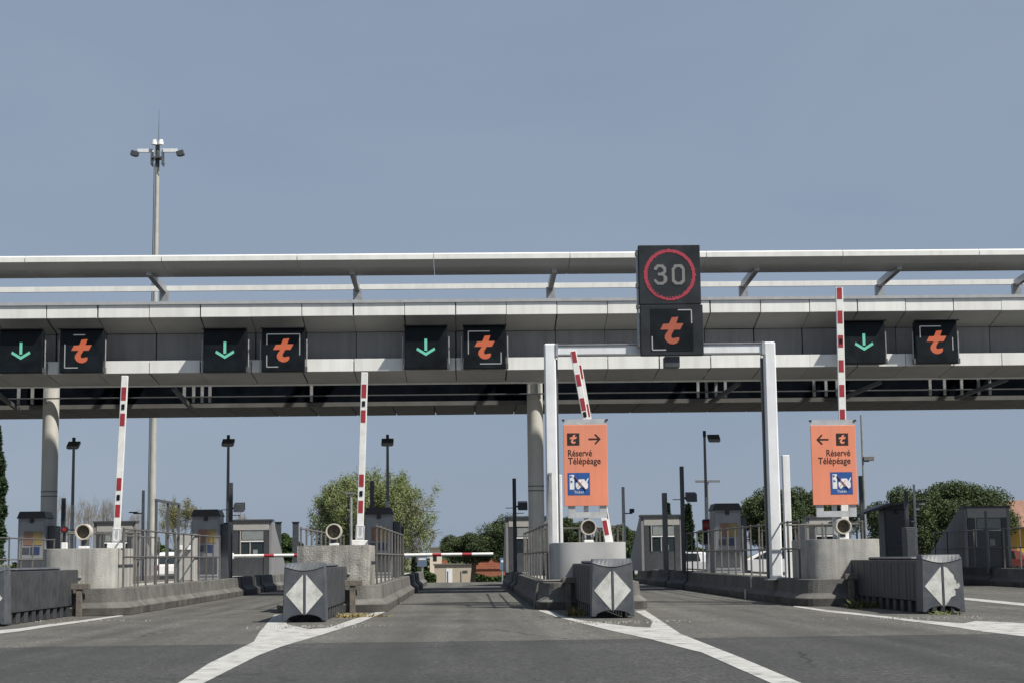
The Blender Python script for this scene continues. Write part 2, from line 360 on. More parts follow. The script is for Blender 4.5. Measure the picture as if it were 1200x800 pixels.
marking([(1100,697),(1200,706.5),(1290,715),(1290,718.5),(1200,709.5),(1100,699.4)])
marking([(-70,745),(0,738),(22.5,736),(60,730.7),(97.5,726.2),(144,720),(144,721.4),(97.5,728.4),(60,733.6),(22.5,739.4),(0,742),(-70,750)])

# ---------------------------------------------------------------- islands
HW = 1.03                                 # half width of an island at kerb top
IX = [at(97.5-295.7, 660, 37).x, at(97.5, 660, 37).x, at(393, 657, 37).x, at(690, 654, 37).x, at(985, 650, 37).x, 18.25]
IN = ['far left', 'left', 'centre left', 'centre right', 'right', 'far right']
KT = .57
def kerb_profile():                       # (outward offset, z) of the precast kerb
    return [(.15, 0), (.16, .17), (.03, .27), (0, KT), (-.24, KT), (-.24, 0)]
def scuff_shade(me):                            # kerb foot coloured dark for its undercut shadow and tyre scuffing
    me.materials.append(M['kerb_scuff_shade'])
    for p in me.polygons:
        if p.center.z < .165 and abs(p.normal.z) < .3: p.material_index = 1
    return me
def kerb_unit(L):
    b = MB(); b.prism([(o, z) for o, z in kerb_profile()], -L/2+.014, L/2-.014, 'y'); return scuff_shade(b.mesh('kerb_unit', 'kerb', .012))
UL = 4.86
KU = kerb_unit(UL)
def nose_unit():                          # three-sided rounded head of an island, centred on x = 0, front at y = 0
    outl = []
    for o, z in kerb_profile():
        w_ = HW+o; r = .42; ring = [(-w_, 1.2)]
        for k in range(7):
            a = math.pi+ k/6*math.pi/2; ring.append((-w_+r+r*math.cos(a), -o+r+r*math.sin(a)))
        ring += [(-x, y) for x, y in reversed(ring)]; outl.append([(x, y, z) for x, y in ring])
    b = MB(); n = len(outl[0]); vs = [p for rr in outl for p in rr]; fs = []
    for k in range(len(outl)):
        k2 = (k+1) % len(outl)
        for i in range(n-1): fs.append((k*n+i, k*n+i+1, k2*n+i+1, k2*n+i))
    fs += [tuple(k*n for k in range(len(outl))), tuple(k*n+n-1 for k in reversed(range(len(outl))))]
    b.add(vs, fs); return scuff_shade(b.mesh('kerb_nose', 'kerb', .01))
KN = nose_unit(); NOSE = 36.0; END = 72.0
NU = int((END-NOSE-1.2)/UL)
SLAB = MB().box(-HW+.235, HW-.235, 1.0, END-NOSE, 0, KT-.05).mesh('slab', 'concrete')
gd = MB()
gd.prism([(.19,0),(.20,.19),(.07,.30),(.035,.60),(-.2,.60),(-.2,.3)], -1.7, 1.7, 'y')
DARK_KERB = gd.mesh('dark_kerb', 'dark_kerb', .02)  # black section in the kerb profile, standing slightly proud of it
iw = ['leftmost toll island, cut by the left edge of the picture', 'toll island with the light grey cabinet, left of the green tree',
      'toll island left of the open centre lane', 'toll island right of the open centre lane, carrying the gantry left post',
      'toll island carrying the gantry right post and the left pointing orange sign', 'far toll island at the right edge beyond the right crash cushion']
for i, x in enumerate(IX):
    t = thing('toll_island', iw[i]+', grey precast kerb', 'toll island', (x, NOSE, 0), 0, 'concrete islands between the toll lanes')
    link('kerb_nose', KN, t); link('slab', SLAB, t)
    for k in range(NU):
        for sgn in (-1, 1):
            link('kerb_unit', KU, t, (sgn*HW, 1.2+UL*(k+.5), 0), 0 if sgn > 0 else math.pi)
    for sgn in (-1, 1):
        for gy in (20.6, 25.6): link('dark_kerb', DARK_KERB, t, (sgn*(HW-.012), gy, 0), 0 if sgn > 0 else math.pi)

# ---------------------------------------------------------------- canopy visor (white fascia with the signs) across all lanes
YV = 51.0
def zz(y, Y, x=600): return at(x, y, Y).z
can = thing('toll_canopy', 'long white and grey panelled toll canopy spanning all the lanes', 'canopy', (0, YV, 0))
seams = [55-60*k for k in range(6, 0, -1)]+[55, 114.7, 174.6, 234.5, 294, 354, 414, 474, 533.7, 593, 652.5, 712, 772, 832, 891, 948.5, 1004.5, 1060.8, 1117, 1173.6]+[1173.6+56.4*k for k in range(1, 7)]
SX = [at(p, 360, YV).x for p in seams]
zU1, zU0 = zz(354, YV), zz(368.5, YV)
zR1 = zz(387.5, 52.3); YR = 1.3
zL1, zL0 = zz(418.5, YV+.2), zz(433, YV+.2)
YS, zS = 53.1-YV, zz(447.3, 53.1)
G = .012
can_x0, can_x1 = SX[0], SX[-1]
cache = {}
def panel(kind, wd, prof, m, x):
    key = (kind, round(wd, 2))
    if key not in cache:
        b = MB(); b.prism(prof, -wd/2+G, wd/2-G, 'x'); cache[key] = b.mesh(kind, m, .006)
    o = link(kind, cache[key], can, (x, random.uniform(-.006, .006), random.uniform(-.004, .004))); o.rotation_euler = (0, random.uniform(-.0016, .0016), random.uniform(-.003, .003))
T = .05
for a, b_ in zip(SX[:-1], SX[1:]):
    wd = b_-a; xc = (a+b_)/2
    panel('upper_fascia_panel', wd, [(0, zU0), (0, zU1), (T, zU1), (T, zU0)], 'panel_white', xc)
    panel('sloped_panel', wd, [(.01, zU0-.012), (YR, zR1), (YR, zR1+.06), (.06, zU0-.012+.04)], 'panel_under', xc)
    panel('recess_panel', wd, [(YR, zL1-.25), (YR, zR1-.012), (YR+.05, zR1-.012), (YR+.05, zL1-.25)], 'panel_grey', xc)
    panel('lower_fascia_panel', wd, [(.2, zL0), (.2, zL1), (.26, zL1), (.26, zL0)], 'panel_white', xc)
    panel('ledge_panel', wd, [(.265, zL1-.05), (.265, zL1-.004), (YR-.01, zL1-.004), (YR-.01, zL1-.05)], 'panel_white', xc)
    panel('soffit_panel', wd, [(.21, zL0-.008), (YS, zS), (YS, zS+.05), (.25, zL0+.03)], 'panel_under', xc)
b = MB(); b.prism([(.07, zU0+.01), (.07, zU1-.03), (YR+.14, zU1-.03), (YR+.14, zL0+.06), (.30, zL0+.05), (.30, zL1-.06), (YR+.07, zL1-.06), (YR+.07, zR1+.07), (.14, zU0+.06)], can_x0, can_x1, 'x')
b.build('inner_frame', 'joint_black', can)
MB().box(can_x0, can_x1, -.05, YR+.2, zU1+.004, zU1+.10).build('roof_flashing', 'flashing', can)
MB().box(can_x0, can_x1, YS+.005, YS+.06, zS-.045, zS+.05).build('rear_trim', 'panel_white', can)
# rail and brise-soleil above
YB = 51.2; YG0, YG1 = 56.0, 60.0
zt1, zt0, zb0 = zz(297.3, YB), zz(303, YB), zz(322.5, YB+2.0)
RP = [(YB-YV, zt0), (YB-YV, zt1), (YB-YV+.10, zt1+.05), (YB-YV+2.0, zb0+.16), (YB-YV+2.05, zb0+.05), (YB-YV+1.9, zb0), (YB-YV+1.3, zb0-.02), (YB-YV+.6, zt0-.14), (YB-YV+.2, zt0-.05)]
rp = [189-160, 348, 508, 668, 828, 988, 1148]
RX = [at(p, 300, YB).x for p in [29-160*k for k in range(3, 0, -1)]+[29, 189, 348, 508, 668, 828, 988, 1148]+[1148+160*k for k in range(1, 4)]]
for a, b_ in zip(RX[:-1], RX[1:]):
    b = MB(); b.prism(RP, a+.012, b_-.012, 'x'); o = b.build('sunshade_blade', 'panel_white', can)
    # downward faces take the darker grey of the panels
    o.data.materials.append(M['panel_under'])
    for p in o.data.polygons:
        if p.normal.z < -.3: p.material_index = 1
YE = 54.9
BX = [(187-460, 0), (187-229, 0), (192.5, 345), (419, 341), (645, 336), (871, 333), (1030.6, 330), (1191, 327), (1350, 325), (1510, 325)]
for px, _ in BX:
    x = at(px, 340, YE).x; ze = zz(337.5, YE)
    bm_ = MB(); bm_.bar((x, YB-YV+1.0, zb0+.02), (x, YE-YV, ze+.02), .16, .22); bm_.build('sunshade_arm', 'steel_galv', can)
    MB().box(x-.14, x+.14, YE-YV-.1, YE-YV+.1, zU1-.2, ze).build('sunshade_post', 'steel_galv', can)
    MB().box(x-.12, x+.12, YR+.15, YG0-YV+.05, zU1-.55, zU1-.21).build('tie_beam', 'steel_galv', can)
MB().box(can_x0, can_x1, YE-YV+.12, YE-YV+.22, zz(337.3, YE), zz(331.2, YE)).build('rear_rail', 'panel_white', can)
# ---------------------------------------------------------------- technical gallery behind the visor, on round columns
gal = thing('service_gallery', 'dark enclosed service gallery running behind the white canopy fascia', 'gallery', (0, YG0, 0))
zG = zz(473, YG0)
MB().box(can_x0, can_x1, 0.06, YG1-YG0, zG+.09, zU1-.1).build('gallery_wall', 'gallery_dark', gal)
MB().box(can_x0, can_x1, 0.0, .16, zG-.02, zG+.12).build('edge_beam', 'gallery_soffit', gal)
cw = 1.4; n = int((can_x1-can_x0)/cw)
pm = MB().box(-cw/2+.015, cw/2-.015, .17, YG1-YG0+.05, zG, zG+.06).mesh('soffit_panel', 'gallery_soffit', .008)
for k in range(n): link('soffit_panel', pm, gal, (can_x0+cw*(k+.5), 0, 0))
# hangers and braces between visor and gallery, in groups
hang = MB().bar((0,0,zG+.1), (0,0,zS+.5), .09).mesh('hanger', 'steel_galv')
for px in [22, 38, 53, 216, 227, 237, 246, 818, 828, 839, 850, 954, 968, 981, 1090, 1107, 1127, 1147, 1160, 545-180, 620, 632, -60, -40]:
    link('hanger', hang, gal, (at(px, 460, 55.4).x, -.6, 0))
for (a, b_) in [((203, 454), (225, 479)), ((866, 449), (832, 472)), ((1032, 447), (975, 472)), ((1180, 444), (1120, 466)), ((-8, 457), (22, 480))]:
    p, q = at(*a, 53.6), at(*b_, 55.9); p.y -= YG0; q.y -= YG0
    MB().bar(p, q, .12).build('brace', 'steel_dark', gal)
MB().box(can_x0, can_x1, -.75, -.55, zz(462, 55.4), zz(462, 55.4)+.03).build('pipe_tray', 'steel_dark', gal)
# columns
YC = 55.75
cy = MB(); cy.tube((0,0,0), (0,0,zG+1.6), .265, n=28); CYM = cy.mesh('shaft', 'column', 0, True)
ring = MB().tube((0,0,2.93), (0,0,2.96), .275, n=28).mesh('joint_band', 'steel_dark', 0, True)
for px, lb in ((58, 'round pale canopy column beside the leftmost ticket machine'), (628, 'round pale canopy column just left of the gantry left post'), (628+570, '')):
    if not lb: continue
    x = at(px, 560, YC).x
    t = thing('canopy_column', lb, 'column', (x, YC, .5), 0, 'round columns under the canopy')
    link('shaft', CYM, t); link('joint_band', ring, t); link('joint_band', ring, t, (0,0,-.15))

# ================================================================ LANE SIGNS ON THE VISOR
def sq(cx, cz, h): return (cx-h, cx+h, cz-h, cz+h)
def corner_lines(b, h, segs, y):
    # segs: list of (side, from, to) along the square frame of half size h
    e = .014
    for side, a, c in segs:
        a, c = -h+2*h*a, -h+2*h*c
        if side == 't': b.box(a, c, y-.006, y, h-e, h+e)
        if side == 'b': b.box(a, c, y-.006, y, -h-e, -h+e)
        if side == 'l': b.box(-h-e, -h+e, y-.006, y, a, c)
        if side == 'r': b.box(h-e, h+e, y-.006, y, a, c)
def lane_sign(kind, px, py, label, segs=(), size=1.30):
    p = at(px, py, 50.82)
    t = thing('lane_sign', label, 'lane sign', (p.x, 50.82, p.z), 0, 'square lane signs on the canopy')
    h = size/2
    MB().box(-h, h, 0, .30, -h, h).build('cabinet', 'black_plastic', t, bevel=.012)
    MB().box(-h+.03, h-.03, -.006, .001, -h+.03, h-.03).build('screen', 'screen_black', t)
    MB().box(-h-.02, h+.02, -.22, .1, h+.004, h+.03).build('hood', 'black_plastic', t)
    if kind == 'arrow':
        b = MB(); b.box(-.042, .042, -.012, -.005, -.05, .31); each(b, 'arrow_shaft', 'led_green', t, (0,0,-.03)); b = MB()
        b.prism([(-.29,-.03), (0,-.21), (.29,-.03), (.26,.045), (0,-.115), (-.26,.045)], -.012, -.005)
        b.build('arrow_head', 'led_green', t, (0,0,-.03))
    else:
        b = MB(); b.prism(t_logo(.62, 0, 0), -.012, -.005); b.build('letter', 'led_orange', t)
        if segs:
            b = MB(); corner_lines(b, .50, segs, -.007); each(b, 'frame_light', 'led_white', t)
    for s in (-1, 1):
        MB().tube((s*(h+.05), .12, -h+.02), (s*(h+.05), .12, h*.55), .022, n=8).build('side_rod', 'steel_galv', t)
        MB().box(s*(h+.03)-.04, s*(h+.03)+.04, .02, .2, -h+.0, -h+.16).build('clamp', 'steel_dark', t)
lane_sign('arrow', 24.5, 412, 'square black sign with green down arrow at the left edge')
lane_sign('t', 95.5, 411.5, 'square black sign with orange letter t, leftmost of its kind', [('t', .25, .6), ('l', 0, .72), ('b', 0, .4)])
lane_sign('arrow', 263.5, 411, 'square black sign with green down arrow left of the nearly fully framed letter sign')
lane_sign('t', 332, 410.5, 'square black sign with orange letter t in a nearly complete light frame', [('t', 0, 1), ('l', 0, .36), ('l', .68, 1), ('r', .35, 1), ('b', 0, .35)])
lane_sign('arrow', 499, 407.5, 'square black sign with green down arrow above the open centre lane')
lane_sign('t', 568, 407, 'square black sign with orange letter t left of the gantry', [('t', 0, .66), ('l', .3, 1), ('r', 0, .35), ('b', .35, 1)])
lane_sign('arrow', 1012.5, 401.5, 'square black sign with green down arrow right of the tall raised barrier arm')
lane_sign('t', 1097.5, 401, 'square black sign with orange letter t, rightmost of its kind', [('t', 0, .65), ('l', .65, 1), ('r', .25, .65)])

# ================================================================ GANTRY WITH SPEED SIGN
YT = 39.2
pl, pr = at(643, 420, YT), at(900, 420, YT)
gx0, gx1 = at(646, 530, YT).x, at(905, 530, YT).x
gtop0, gtop1 = at(643, 403, YT).z, at(899, 401, YT).z
gt = thing('sign_gantry', 'pale grey steel portal gantry carrying the speed limit sign', 'gantry', ((gx0+gx1)/2, YT, KT-.05))
c0 = (gx0+gx1)/2; zb = -(KT-.05)
for x, zt_ in ((gx0-c0, gtop0), (gx1-c0, gtop1)):
    MB().box(x-.135, x+.135, -.12, .12, 0, zt_+zb).build('post', 'gantry_white', gt, bevel=.03)
    s = 1 if x < 0 else -1
    MB().box(x+s*.06-.11, x+s*.06+.13, .14, .30, 0, zt_+zb-.35).build('inner_rail', 'steel_dark', gt)  # inner flange of the post, its shade put into the dark colour
    MB().box(x-.24, x+.24, -.22, .24, 0, .03).build('base_plate', 'steel_galv', gt)
bz1, bz0 = at(760, 404.5, YT).z+zb, at(760, 415.5, YT).z+zb
MB().box(gx0-c0+.14, gx1-c0-.14, -.10, .10, bz0, bz1).build('beam', 'gantry_white', gt, bevel=.02)
MB().box(gx0-c0+.14, gx1-c0-.14, -.13, .13, bz1+.003, bz1+.025).build('beam_cap', 'steel_galv', gt)
for x in (gx0-c0+.16, gx1-c0-.16): MB().box(x-.03, x+.03, -.14, .14, bz0-.03, bz1+.05).build('end_plate', 'steel_galv', gt)
# the two-part display
ps = at(785.5, 351.5, YT-.35)
ds = thing('speed_sign', 'tall black display with red ringed 30 above an orange letter t', 'speed sign', (ps.x, YT-.35, ps.z))
W, H = 1.46, 2.62
zm = at(785.5, 357, YT-.35).z-ps.z
MB().box(-W/2, W/2, 0, .18, zm+.006, H/2).build('upper_cabinet', 'screen_grey', ds, bevel=.012)
MB().box(-W/2+.01, W/2+.03, 0, .18, -H/2, zm-.006).build('lower_cabinet', 'screen_grey', ds, bevel=.012)
def cells(test, pitch, fill, x0, x1, z0, z1):
    b = MB(); n1 = int((x1-x0)/pitch); n2 = int((z1-z0)/pitch); q = pitch*fill/2
    for i in range(n1):
        for j in range(n2):
            x = x0+(i+.5)*pitch; z = z0+(j+.5)*pitch
            if test(x, z): b.add([(x-q, -.008, z-q), (x+q, -.008, z-q), (x+q, -.008, z+q), (x-q, -.008, z+q)], [(0,1,2,3)])
    return b
zc = (zm+H/2)/2
def ringt(x, z):
    r = math.hypot(x, z-zc); a = math.degrees(math.atan2(z-zc, x))
    lim = .53
    if -155 < a < -55 and math.sin(a*1.7)*math.sin(a*.9) > .1: lim = .565
    return lim < r < .61
cells(ringt, .022, .93, -.7, .7, zc-.7, zc+.7).build('red_ring', 'led_red', ds)
def seg(p, a, b_):
    ax, az = a; bx, bz = b_; dx, dz = bx-ax, bz-az; t = max(0, min(1, ((p[0]-ax)*dx+(p[1]-az)*dz)/(dx*dx+dz*dz))); return math.hypot(p[0]-ax-t*dx, p[1]-az-t*dz)
def digit3(x, z):
    z -= zc; x += .215; P = (x, z)
    up = [(-.12,.15),(-.07,.205),(.04,.205),(.10,.15),(.10,.07),(.04,.015),(-.03,.015)]
    lo = [(.04,.015),(.11,-.05),(.11,-.15),(.04,-.205),(-.07,-.205),(-.125,-.15)]
    return min(min(seg(P, a, b_) for a, b_ in zip(q[:-1], q[1:])) for q in (up, lo)) < .036
def digit0(x, z):
    z -= zc; x -= .205; P = (x, z)
    q = [(-.06,.205),(.06,.205),(.125,.13),(.125,-.13),(.06,-.205),(-.06,-.205),(-.125,-.13),(-.125,.13),(-.06,.205)]
    return min(seg(P, a, b_) for a, b_ in zip(q[:-1], q[1:])) < .036
for dg_ in (digit3, digit0): cells(dg_, .022, .9, -.5, .5, zc-.35, zc+.35).build('digit', 'led_grey', ds)
zl = (zm-H/2)/2
MB().box(-.48, .52, -.006, .0005, zl-.50, zl+.50).build('lower_screen', 'screen_black', ds)
b = MB(); b.prism(t_logo(.55, .02, zl-.02), -.014, -.007); b.build('letter', 'led_orange_dim', ds)
b = MB(); corner_lines(b, .47, [('t', .66, 1), ('r', .66, 1), ('l', 0, .34), ('b', 0, .34)], -.008); each(b, 'frame_light', 'led_white', ds, (.02, 0, zl))
for z in (H/2-.2, .35, -.15, -1.05):
    MB().box(-W/2-.07, -W/2-.004, .02, .14, z-.05, z+.05).build('hinge', 'steel_dark', ds)
MB().box(-W/2-.05, -W/2-.01, .08, .14, -H/2+.05, H/2-.1).build('side_rail', 'steel_galv', ds)
MB().box(-.16, .20, .08, .40, -H/2-.27, -H/2-.012).build('junction_box', 'kiosk_dark', ds, bevel=.01)
MB().box(W/2-.04, W/2-.02, .19, .22, -H/2+.1, H/2-.1).build('back_channel', 'steel_galv', ds)

# ================================================================ ISLAND HEADS: concrete block, arm, tube, orange sign
def head_block(x, m, label, round_=True):
    o = []; w_ = .785; r = .5
    for k in range(9):
        a = math.pi+k/8*math.pi/2; o.append((-w_+r+r*math.cos(a), r+r*math.sin(a)*(.55 if round_ else .12)))
    y0 = min(p[1] for p in o); o = [(a, c-y0) for a, c in o]
    o += [(-a, c) for a, c in reversed(o)]
    o += [(w_, 2.1), (-w_, 2.1)]
    b = MB(); b.prism(o, 0, 1.42-KT+.05, 'z')
    ob = b.build('concrete_block', m, None, (x, NOSE+.40, KT-.05), bevel=.025, smooth=True); return tag(ob, label, 'concrete block', 'concrete blocks at the island heads')
head_block(IX[1], 'concrete', 'pale weathered concrete block behind the leftmost crash cushion')
head_block(IX[2], 'concrete_old', 'stained concrete block with worn edges behind the centre left crash cushion', False)
head_block(IX[3], 'concrete_clean', 'smooth clean concrete block under the right pointing orange sign')
head_block(IX[4], 'concrete', 'rounded concrete block under the left pointing orange sign')
BT = 1.42

def barrier_arm(base, tip, label, marks, width=.15, group='raised red and white barrier arms', housing=True, back=False):
    base = base.copy(); base.z = BT
    L = (tip-base).length; d = (tip-base).normalized()
    ang = math.atan2(d.x, d.z)
    t = thing('barrier_arm', label, 'barrier arm', base, 0, group); t.rotation_euler.y = ang
    h = width/2
    MB().box(-h, h, -.03, .03, .42 if housing else 0, L).build('boom', 'paint_white', t, bevel=.008)
    for a, c in marks['red']: MB().box(-h*.68, h*.68, -.036, -.0305, a*L, c*L).build('red_stripe', 'paint_red', t)
    for a in marks['dot']: MB().box(-.035, .035, -.042, -.0366, a*L-.06, a*L+.06).build('reflector', 'black_plastic', t, bevel=.01)
    if housing:
        MB().box(-h*1.3, h*1.3, -.06, .08, .12, .44).build('clamp', 'sign_back', t, bevel=.01)
        fr = MB(); fr.box(-.06, -.035, -.066, -.0605, .17, .40); fr.box(.035, .06, -.066, -.0605, .17, .40); fr.box(-.035, .035, -.066, -.0605, .17, .19); each(fr, 'clamp_ridge', 'sign_white', t)
        f = MB().box(-.17, .17, -.16, .16, 0, .115).build('foot', 'paint_white', t, bevel=.01)
    return t
def ymarks(top, bot, reds, dots):
    f = lambda y: (bot-y)/(bot-top)
    return {'red': [(f(c), f(a)) for a, c in reds], 'dot': [f(y) for y in dots]}
YA = 37.3
barrier_arm(at(136, 635.5, YA), at(146.5, 440, YA), 'raised red and white barrier arm leaning right on the pale left block',
            ymarks(440, 635, [(453, 468), (483, 497), (556, 570), (586, 600)], [475.5, 578]))
barrier_arm(at(421.5, 635, YA), at(427.3, 436, YA), 'raised red and white barrier arm on the stained concrete block',
            ymarks(436, 635, [(450, 465.6), (480, 494), (554, 568), (584, 598)], [472.5, 576]))
b3 = barrier_arm(at(713, 640, YA+.55), at(671.5, 411, YA+.55), 'barrier arm leaning left behind the right pointing orange sign',
            ymarks(411, 640, [(411.5, 425), (439.5, 453.5), (468, 483), (526, 540), (555, 569), (586, 600), (614, 631)], [487.6]), width=.14, housing=False)
barrier_arm(at(716, 640, YA+.9), at(679, 428, YA+.9), 'slimmer second barrier arm leaning left beside the first, behind the right pointing sign',
            ymarks(428, 640, [(428, 444), (475, 490), (520, 535), (597, 612)], []), width=.11, housing=False)
barrier_arm(at(990.5, 632, YA+.4), at(983.3, 337, YA+.4), 'tall raised barrier arm behind the left pointing orange sign',
            ymarks(337, 632, [(337.3, 351), (365, 380), (394, 408), (423, 437), (452, 466), (481, 493)], [401]), width=.165, housing=False)

def tube_light(px, py, label, r=.172):
    p = at(px, py, NOSE+.55); x, z = p.x, BT
    t = thing('tube_lamp', label, 'tube lamp', (x, NOSE+.55, z), 0, 'round beige tubes on the concrete blocks'); c = p.z-z
    b = MB(); n = 28
    vs = []; fs = []
    prof = [(r, .26), (r, 0), (r-.028, 0), (r-.028, .16)]
    for rr, y in prof:
        for i in range(n): a = 2*math.pi*i/n; vs.append((rr*math.cos(a), y, c+rr*math.sin(a)))
    for k in range(3):
        for i in range(n): fs.append((k*n+i, k*n+(i+1) % n, (k+1)*n+(i+1) % n, (k+1)*n+i))
    b.add(vs, fs); b.build('shell', 'tube_beige', t, smooth=True)
    b = MB(); b.tube((0, .14, c), (0, .22, c), r-.03, n=n); ln = b.build('lens', 'tube_inside', t)
    for rr in (.045, .08, .115):
        b = MB()
        for i in range(n):
            a0, a1 = 2*math.pi*i/n, 2*math.pi*(i+1)/n
            b.add([((rr+e)*math.cos(a),   .134, c+(rr+e)*math.sin(a)) for e, a in ((0,a0),(.012,a0),(.012,a1),(0,a1))], [(0,1,2,3)])
        b.build('lens_ring', 'bark_pale', ln)
    MB().box(-.045, .045, .08, .22, .05, c-r+.03).build('neck', 'kiosk_dark', t)
    MB().box(-.10, .10, .04, .26, 0, .052).build('foot', 'paint_white', t, bevel=.008)
tube_light(97, 622.5, 'beige tube lamp on the pale left concrete block')
tube_light(391, 622, 'beige tube lamp on the stained concrete block left of the raised arm')
tube_light(690, 617, 'beige tube lamp below the right pointing orange sign')
tube_light(989, 616, 'beige tube lamp below the left pointing orange sign')

def orange_sign(px, flip, label):
    # px: left edge, right edge, top of plate, top of orange, bottom of orange, bottom of frame
    YO = NOSE+.86; l, r, t0, t1, b1, b0 = px
    c = at((l+r)/2, (t1+b1)/2, YO); Wd = (r-l)/FPX*YO; Hd = (b1-t1)/FPX*YO
    t = thing('orange_sign', label, 'direction sign', (c.x, YO, BT), 0, 'orange toll lane signs'); cz = c.z-BT
    hw, hh = Wd/2, Hd/2; k = YO/FPX
    MB().box(-hw, hw, 0, .03, cz-hh, cz+hh).build('board', 'sign_orange', t, bevel=.006)
    MB().box(-hw, hw, .008, .028, cz+hh+.003, cz+hh+(t1-t0)*k).build('top_strip', 'sign_back', t)
    for s in (-1, 1): MB().box(s*hw-.03, s*hw+.03, -.01, .0, cz+hh+.08, cz+hh+.12).build('hook', 'kiosk_black', t)
    fb = cz-hh-(b0-b1)*k
    lx0, lx1 = (-hw+.08, hw-.03)
    MB().box(lx0, lx0+.16, .032, .09, fb, cz+hh-.1).build('frame_upright', 'sign_back', t)
    MB().box(lx1-.16, lx1, .032, .09, fb, cz+hh-.1).build('frame_upright', 'sign_back', t)
    MB().box(lx0+.162, lx1-.162, .034, .088, fb, fb+.13).build('frame_crossbar', 'sign_back', t)
    MB().box(-.05, .05, .095, .19, 0, fb+.4).build('post', 'sign_back', t, bevel=.01)
    y = -.0035
    ic = -.55*hw if not flip else .40*hw; iz = cz+hh*.64; q = .135
    MB().box(ic-q, ic+q, y, -.0005, iz-q, iz+q).build('logo_tile', 'sign_brown', t)
    b = MB(); b.prism(t_logo(.17, ic, iz), y-.003, y-.0005); b.build('logo_letter', 'sign_orange', t)
    ac = .42*hw if not flip else -.47*hw; s = 1 if not flip else -1
    A = [(-.13,-.018),(.075,-.018),(.0,-.093),(.025,-.118),(.142,0),(.025,.118),(0,.093),(.075,.018),(-.13,.018)]
    b = MB(); b.prism([(ac+s*a, iz+c_) for a, c_ in A], y, -.0005); b.build('arrow', 'sign_brown', t)
    for i, s_ in enumerate(('Réservé', 'Télépéage')):
        me = text_mesh(s_, .205, 'sign_brown', .0015, .011); x0, x1 = width(me)
        wish = .53 if i == 0 else .72
        sc = wish/(x1-x0); me.transform(Matrix.Diagonal((sc, 1, 1, 1)))
        lx = -hw*.80 if not flip else hw*.74-wish
        link('lettering', me, t, (lx-x0*sc, -.0017, cz+hh*(.245 if i == 0 else .05)-.02))
    pc = -.33*hw if not flip else .30*hw; pz = cz-hh*.46; q = .245
    pg = MB().box(pc-q, pc+q, y, -.0005, pz-q, pz+q).build('pictogram', 'sign_blue', t)
    b = MB(); b.box(pc-.20, pc-.10, y-.003, y-.0005, pz-.12, pz+.20); b.build('pictogram_machine', 'sign_white', pg)
    b = MB(); b.prism([(pc-.19,pz+.13),(pc-.13,pz+.16),(pc-.19,pz+.19)], y-.006, y-.0035); b.prism([(pc-.18,pz+.02),(pc-.12,pz+.05),(pc-.18,pz+.08)], y-.006, y-.0035); each(b, 'pictogram_pointer', 'sign_blue', pg)
    b = MB(); b.prism([(pc-.065,pz-.07),(pc-.07,pz+.01),(pc-.04,pz+.035),(pc+.0,pz+.10),(pc+.12,pz+.105),(pc+.155,pz+.05),(pc+.20,pz+.13),(pc+.218,pz+.12),(pc+.185,pz+.03),(pc+.205,pz+.0),(pc+.20,pz-.085),(pc+.15,pz-.12),(pc+.115,pz-.07),(pc+.03,pz-.07),(pc+.0,pz-.115),(pc-.04,pz-.11)], y-.003, y-.0005); b.build('pictogram_car', 'sign_white', pg)
    b = MB(); b.bar((pc-.10, y-.0055, pz+.17), (pc+.16, y-.0055, pz-.13), .032, .004); b.bar((pc+.09, y-.0075, pz+.07), (pc-.07, y-.0075, pz-.10), .028, .002); each(b, 'pictogram_bar', 'sign_red', pg)
    me = text_mesh('Ticket', .085, 'sign_white', .001, .0); x0, x1 = width(me); link('pictogram_word', me, pg, (pc-(x0+x1)/2, y-.0015, pz-.205))
    return t
orange_sign((660.7, 712, 490.5, 497, 592, 606), False, 'orange sign reading Réservé Télépéage with an arrow pointing right')
orange_sign((951, 1004, 491, 497.5, 591, 605), True, 'orange sign reading Réservé Télépéage with an arrow pointing left')

